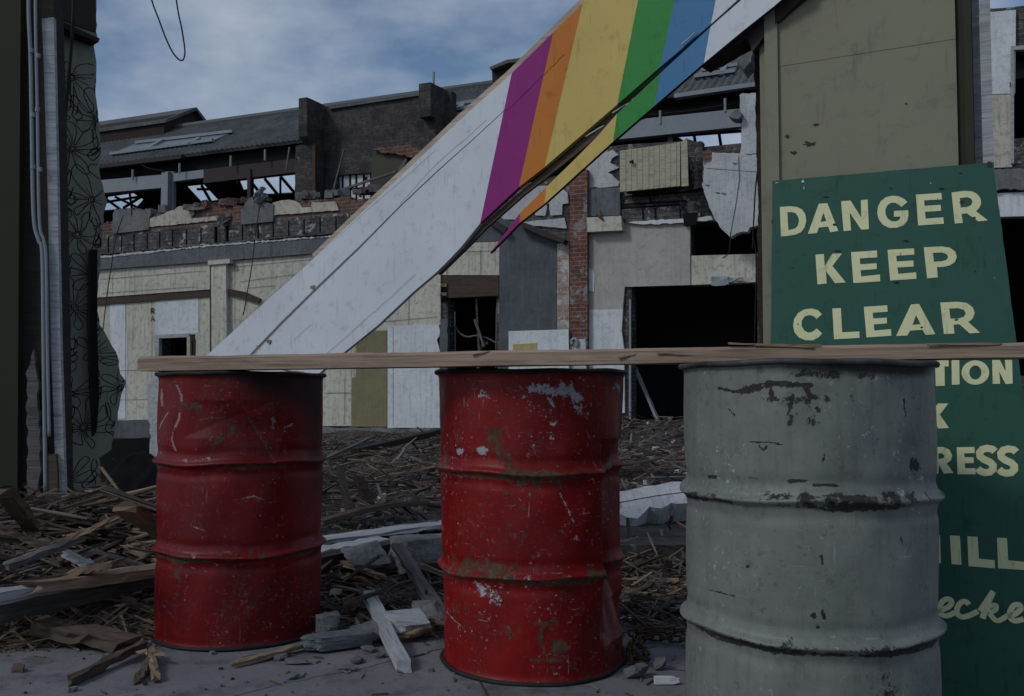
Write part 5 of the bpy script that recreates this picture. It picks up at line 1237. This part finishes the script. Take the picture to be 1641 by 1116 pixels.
def rock(mb, c, sx, sy, sz, rot, tilt, seed, cuts=7):
    r = random.Random(seed); n = 7; vid = {}; vs = []; fs = []
    pl = []
    for _ in range(cuts):
        nn = Vector((r.gauss(0, 1), r.gauss(0, 1), r.gauss(0, .8))).normalized(); pl.append((nn, r.uniform(.62, .95)))
    sd = Vector((r.uniform(0, 50), r.uniform(0, 50), 0))
    def vert(k):
        if k in vid: return vid[k]
        p = Vector([2 * q / n - 1 for q in k])
        for nn, d in pl:
            e = p.dot(nn) - d * 1.15
            if e > 0: p = p - nn * e
        p += Vector((noise.noise(p * 1.7 + sd), noise.noise(p * 1.7 + sd + Vector((9, 0, 0))), noise.noise(p * 1.7 + sd + Vector((0, 9, 0))))) * .10 + Vector((noise.noise(p * 5 + sd), noise.noise(p * 5 - sd), noise.noise(p * 4.3 + sd))) * .05
        p = Vector((p.x * sx / 2, p.y * sy / 2, p.z * sz / 2))
        p = Vector((p.x, p.y * cos(tilt) - p.z * sin(tilt), p.y * sin(tilt) + p.z * cos(tilt)))
        vid[k] = len(vs); vs.append(Vector(c) + Vector((p.x * cos(rot) - p.y * sin(rot), p.x * sin(rot) + p.y * cos(rot), p.z))); return vid[k]
    for ax in range(3):
        for side in (0, n):
            for i in range(n):
                for j in range(n):
                    def K(a, b):
                        k = [0, 0, 0]; k[ax] = side; k[(ax + 1) % 3] = a; k[(ax + 2) % 3] = b; return tuple(k)
                    f = [vert(K(i, j)), vert(K(i + 1, j)), vert(K(i + 1, j + 1)), vert(K(i, j + 1))]
                    fs.append(f if side else f[::-1])
    mb.add(vs, fs, [[(vs[x].x + vs[x].y * .3, vs[x].z + vs[x].y) for x in f] for f in fs], 0)
def block(name, label, px, py, z, sx, sy, sz, rot, mat, cat='rubble', tilt=0.0, jit=.14):
    Deb.n += 1; mb = MB(); p = G(px, py, z); rock(mb, p, sx * 1.12, sy * 1.12, sz * 1.15, rot, tilt, Deb.n, 3 if 'slab' in name or 'white' in name else 8)
    return tag(mb.build(name, M[mat]), label, cat)
block('white_block', 'white faced broken block between the two red drums', 652, 998, .055, .11, .085, .035, .5, 'wood_white', tilt=.35, jit=.06)
block('block_underside', 'crumbling brown wood fibre under the white faced block', 660, 1012, .03, .10, .07, .03, .5, 'wood_tan')
block('slate_slab', 'dark grey slab lying flat beside the left drum foot', 538, 1026, .03, .20, .07, .035, .5, 'concrete_band')
block('concrete_chunk', 'grey concrete chunk touching the left drum base', 524, 1000, .05, .07, .06, .06, .3, 'concrete')
block('concrete_chunk', 'pale grey chunk left of the white faced block', 596, 1016, .03, .10, .08, .05, 1.0, 'concrete')
block('concrete_chunk', 'grey chunk against the middle drum left side', 688, 985, .05, .10, .08, .07, .2, 'concrete')
block('concrete_chunk', 'large grey lump behind the middle drum left edge', 690, 885, .14, .26, .2, .12, .5, 'concrete')
block('slate_chip', 'bluish broken slate tilted in mid rubble', 585, 893, .14, .18, .12, .05, .8, 'concrete', tilt=.5)
block('concrete_chunk', 'small chunk on concrete right of the middle drum', 1020, 1076, .02, .06, .04, .03, .3, 'concrete')
block('concrete_chunk', 'small chunk near the grey drum on the concrete', 1058, 1062, .02, .04, .03, .025, 1.3, 'concrete')
block('white_chip', 'white flat chip beside the grey drum foot', 1068, 1090, .012, .06, .02, .015, 0, 'white_pl')
block('stone', 'small rounded brown stone alone on the concrete at lower left', 30, 1070, .012, .035, .025, .02, 0, 'wood_mid')
block('stone', 'grey stone at the left drum left foot', 234, 1036, .02, .03, .03, .03, 0, 'concrete')
for i, (x, y, w_, d_) in enumerate(((478, 1060, .07, .03), (572, 1058, .05, .03), (556, 1070, .06, .02), (470, 1084, .03, .02), (590, 1040, .05, .03), (610, 1050, .03, .02), (452, 1052, .05, .03))):
    block('slate_flake', 'thin dark flake of slate scattered on the concrete between the two red drums', x, y, .008, w_, d_, .010, i * 1.3, 'concrete_band')['group'] = 'slate flakes on the concrete'
# large masonry slab; dark body brought forward to stand for the shadow below
mb = MB(); c = P(1056, 858, 4.72); c.z = -.02
chunk(mb, c, .90, .80, .30, .16, 0, 77, .0, .07)
root = thing('masonry_block', (c.x, c.y, 0), 'big fallen brick block between drums, dark body doubling as shadow under its white top', 'rubble')
mb.build('brickwork', M['brick_dark'], root)
a30 = radians(32); fr = Frame(P(1040, 800, 5.0), (cos(.16), sin(.16), 0), (-sin(.16) * cos(a30), cos(.16) * cos(a30), sin(a30)))
mb = MB(); plate(mb, fr, [(984, 792), (1005, 786), (1050, 777), (1120, 768), (1120, 800), (1092, 808), (1076, 806), (1060, 814), (1040, 812), (1022, 832), (1004, 830), (990, 822), (998, 812)], [], .02, .12, 0, (0, 0), (1.3, 8, 2)); mb.build('white_face', M['slab_white'], root)
mb = MB(); strip(mb, fr, [(990, 806), (1050, 795), (1120, 786)], .006, .0215); mb.build('face_joint', M['wood_dark'], root)
# chain
def build_chain():
    root = thing('rusty_chain', tuple(G(1050, 1040, 0)), 'heavy rusty chain heaped between the middle and grey drums', 'chain')
    path = [(1006, 1042), (1020, 1052), (1036, 1054), (1032, 1040), (1022, 1030), (1036, 1022), (1056, 1022), (1080, 1024), (1110, 1026)]
    pts = smooth_path([G(a, b, .018) for a, b in path], 12); acc = 0; k = 0; last = pts[0]
    def link(c, d, flat):
        mb = MB(); d = d.normalized(); s = Vector((-d.y, d.x, 0)) if flat else Vector((0, 0, 1)) * .9 + Vector((-d.y, d.x, 0)) * .3
        q = []
        for i in range(16):
            t = 2 * pi * i / 16; x = cos(t) * .009 + (.011 if cos(t) > 0 else -.011); q.append(c + d * x + s * sin(t) * .0105)
        tube(mb, q, .0042, 0, 6, True); mb.build('link', M['rust'], root, True)
    for j, (a, b) in enumerate(((path[0:6]), (path[4:9]), [(1012, 1030), (1040, 1012), (1090, 1016)]) and (0, 1) for _ in range(1)) if False else []: pass
    for pth, z in ((path, .018), ([(1004, 1016), (1030, 1012), (1060, 1012), (1100, 1010)], .03), ([(1014, 1062), (1010, 1040), (1018, 1024)], .03)):
        pts = smooth_path([G(a, b, z) for a, b in pth], 12); acc = 0; last = pts[0]
        for p in pts[1:]:
            acc += (p - last).length
            if acc > .029: link(p, p - last, k % 2 == 0); k += 1; acc = 0
            last = p
build_chain()
# low lintel and pier near the papered wall, with dark sheeting below
def build_cellar():
    fr = Frame(P(215, 690, 7.6), (1, -.15, 0)); fr.o.z = 0
    root = thing('cellar_opening', tuple(fr.o), 'low grey lintel over a black hole beside the papered wall', 'doorway')
    mb = MB(); plate(mb, fr, [(150, 676), (246, 673), (246, 701), (150, 704)], [], .1, .3, ragged=(.8, 12, 2)); mb.build('lintel', M['concrete_band'], root)
    mb = MB(); plate(mb, fr, [(240, 606), (262, 598), (262, 800), (240, 800), (238, 760), (242, 706), (236, 650), (234, 630)], [], .12, .3, ragged=(1.8, 6, 2)); mb.build('broken_jamb', M['slab_white'], root)
    mb = MB(); plate(mb, fr, [(150, 705), (240, 702), (240, 860), (150, 860)], [], -.5, .05); mb.build('dark_backing', M['black'], root)  # black sheet, darkness of the hole put into its colour
build_cellar()
def build_tarp():
    mb = MB(); n = 22; m = 16; vs = []
    A = P(162, 830, 6.4); B = P(262, 830, 6.4); ztop = P(175, 730, 6.4).z
    for j in range(m):
        for i in range(n):
            f = i / (n - 1); h = j / (m - 1); prof = ztop * (1 - .55 * max(0, (f - .15)) ** 1.2) * (1 if f > .08 else .6 + f * 5)
            x = A.x + (B.x - A.x) * f; y = 6.2 + .8 * h; z = prof * sin(pi * min(1, h * .62 + .03)) + .03 * noise.noise(Vector((f * 6, h * 5, 1)))
            vs.append((x + .03 * noise.noise(Vector((f * 5, h * 6, 4))), y, max(z, -.02)))
    fs = [[j * n + i, j * n + i + 1, (j + 1) * n + i + 1, (j + 1) * n + i] for j in range(m - 1) for i in range(n - 1)]
    mb.add(vs, fs, [[(vs[q][0], vs[q][2]) for q in f] for f in fs])
    tag(mb.build('black_sheeting', M['tarp'], smooth=True), 'heap of crumpled black sheeting under the low grey lintel', 'sheeting')
build_tarp()
# scattered uncountable debris
def scatter():
    r = random.Random(21)
    def inview(x, y): return abs(x) < y * .60
    sp = [MB() for _ in range(3)]
    names = (('wood_splinters', 'wood_tan', 'wood_mid', 'wood_grey', 'wood_dark'),)
    mbw = MB(); mbs = MB(); mbp = MB()
    def density(x, y):
        d = .8
        d += 3.0 * math.exp(-((x + 2.1) ** 2 / 1.4 + (y - 4.4) ** 2 / .8))
        return d
    cnt = 0
    while cnt < 9500:
        u = r.random(); y = 3.4 + 14 * u ** 1.7; x = r.uniform(-.60, .60) * y
        if y > 17.5 - .4 * x: continue
        dn = density(x, y) / 3.8
        if r.random() > max(dn, .42): continue
        cnt += 1
        z = ht(x, y) if y > SLAB_END + .1 else 0
        left = x < -1.2 and y < 6.5
        Ls = r.choice((.05, .08, .12, .18, .28)) * r.uniform(.5, 1.3) * (1.1 if left else .85)
        wdt = Ls * r.uniform(.025, .11) + .003; th_ = wdt * r.uniform(.3, .8)
        a = r.gauss(.1, .6) if left else r.uniform(0, pi); e = r.gauss(0, .22)
        d = Vector((cos(a) * cos(e), sin(a) * cos(e), sin(e))); c = Vector((x, y, z + .012 + r.random() * (.05 if left else .03) + Ls * abs(sin(e)) * .4))
        q = r.random(); mi = (0 if q < .22 else 1 if q < .55 else 2 if q < .8 else 3)
        if not left: mi = (0 if q < .22 else 1 if q < .55 else 2 if q < .85 else 3)
        beam(mbw, c - d * Ls / 2, c + d * Ls / 2, wdt, th_, mi, 2, wdt * .12, Ls * .12, seed=cnt, taper=r.uniform(.3, 1))
    for k in range(5200):
        q = r.random()
        if q < .72: x = r.uniform(-2.4, -1.12); y = min(5.2, 2.97 + .25 * max(0, x + 1.75) + abs(r.gauss(0, .42)))
        elif q < .85: x = r.uniform(-.62, -.12); y = 3.15 + abs(r.gauss(0, .6))
        else: x = r.uniform(.4, 1.0); y = 3.2 + abs(r.gauss(0, .8))
        if abs(x) > y * .6: continue
        z = max(0, ht(x, y)) if y > SLAB_END else max(0, .05 * (y - 3.2))
        Ls = r.uniform(.02, .16); wdt = Ls * r.uniform(.02, .08) + .002; a = r.gauss(.1, .7); e = r.gauss(0, .25)
        d = Vector((cos(a) * cos(e), sin(a) * cos(e), sin(e))); c = Vector((x, y, z + .004 + r.random() * .03 * min(1, max(0, y - 3.1) * 2) + Ls * abs(sin(e)) * .5))
        beam(mbw, c - d * Ls / 2, c + d * Ls / 2, wdt, wdt * .5, r.choice((0, 0, 1, 1, 2)), 1, wdt * .1, Ls * .12, seed=k, taper=r.uniform(.3, 1))
    for k in range(2600):
        y = r.uniform(5.5, 15); x = r.uniform(-.24, .24) * y
        z = ht(x, y); Ls = r.uniform(.05, .36) * (.5 + y / 25) * r.choice((.6, 1, 1)); wdt = Ls * r.uniform(.03, .10) + .004; a = r.gauss(.2, .8); e = r.gauss(.03, .18)
        d = Vector((cos(a) * cos(e), sin(a) * cos(e), sin(e))); c = Vector((x, y, z + .02 + r.random() * .05 + Ls * abs(sin(e)) * .45))
        beam(mbw, c - d * Ls / 2, c + d * Ls / 2, wdt, wdt * .4, r.choice((0, 0, 1, 1, 2, 2, 3)), 1, wdt * .1, Ls * .1, seed=k, taper=r.uniform(.4, 1))
    tag(mbw.build('wood_splinters', [M['wood_tan'], M['wood_mid'], M['wood_grey'], M['wood_dark']]), 'mass of broken wood splinters and laths over the rubble', 'debris', kind='stuff')
    for cnt in range(3600):
        u = r.random(); y = 3.3 + 13.5 * u ** 1.5; x = r.uniform(-.60, .60) * y
        if y > 17.2 - .4 * x: continue
        z = ht(x, y) if y > SLAB_END + .1 else 0
        s = r.uniform(.008, .055) * (1 + max(0, y - 6) * .07); q = r.random()
        if x < -1.3 and y < 6 and s > .03: s *= .5
        chunk(mbs, (x, y, z + s * .2), s, s * r.uniform(.5, 1), s * r.uniform(.3, .8), r.uniform(0, 3), 0 if q < .6 else 1 if q < .85 else 2, cnt, r.uniform(-.5, .5), .3)
    tag(mbs.build('masonry_rubble', [M['concrete'], M['brick_dark'], M['slab_white']]), 'scattered brick and plaster rubble up to the ruined wall', 'debris', kind='stuff')
    for cnt in range(900):
        y = r.uniform(2.5, 3.5) if cnt > 640 else r.uniform(3.05, 3.6); x = r.uniform(-.6, .6) * y
        if x > .4 and y < 2.8 and False: continue
        s = r.uniform(.003, .011) * r.choice((1, 1, 1, 2.2))
        if r.random() < .5: chunk(mbp, (x, y, s * .3), s, s * .7, s * .5, r.uniform(0, 3), r.choice((0, 1)), cnt, 0, .3)
        else: 
            a = r.uniform(0, 6.3); d = Vector((cos(a), sin(a), 0)); Ls = r.uniform(.01, .06); c = Vector((x, y, .004)); beam(mbp, c, c + d * Ls, .004, .003, r.choice((2, 3)), 1, seed=cnt)
    tag(mbp.build('grit', [M['concrete'], M['wood_dark'], M['wood_mid'], M['wood_tan']]), 'grit and tiny chips on the concrete', 'debris', kind='stuff')
scatter()
# a handful of middling laths in the left pile and mid rubble, each its own object
r = random.Random(33)
for i in range(46):
    left = i < 24
    if left: y = r.uniform(3.9, 5.1); x = r.uniform(-.55, -.36) * y
    else: y = r.uniform(4.2, 7.5); x = r.uniform(-.20, .19) * y
    a = r.gauss(.15, .45); e = r.gauss(.05, .15); Ls = r.uniform(.2, .6) if left else r.uniform(.2, .55)
    d = Vector((cos(a) * cos(e), sin(a) * cos(e), sin(e))); c = Vector((x, y, ht(x, y) + .05 + .03 * r.random()))
    mt = r.choice(('wood_tan', 'wood_mid', 'wood_grey', 'wood_mid'))
    wdt = r.uniform(.012, .038)
    timber('broken_lath', 'broken lath jumbled in the ' + ('timber pile left of the red drum' if left else 'rubble between and behind the drums'), c - d * Ls / 2, c + d * Ls / 2, wdt, wdt * .4, mt, 'lath', .003, .06, r.uniform(.5, 1), group='broken laths in the ' + ('left pile' if left else 'middle rubble'), seg=5)
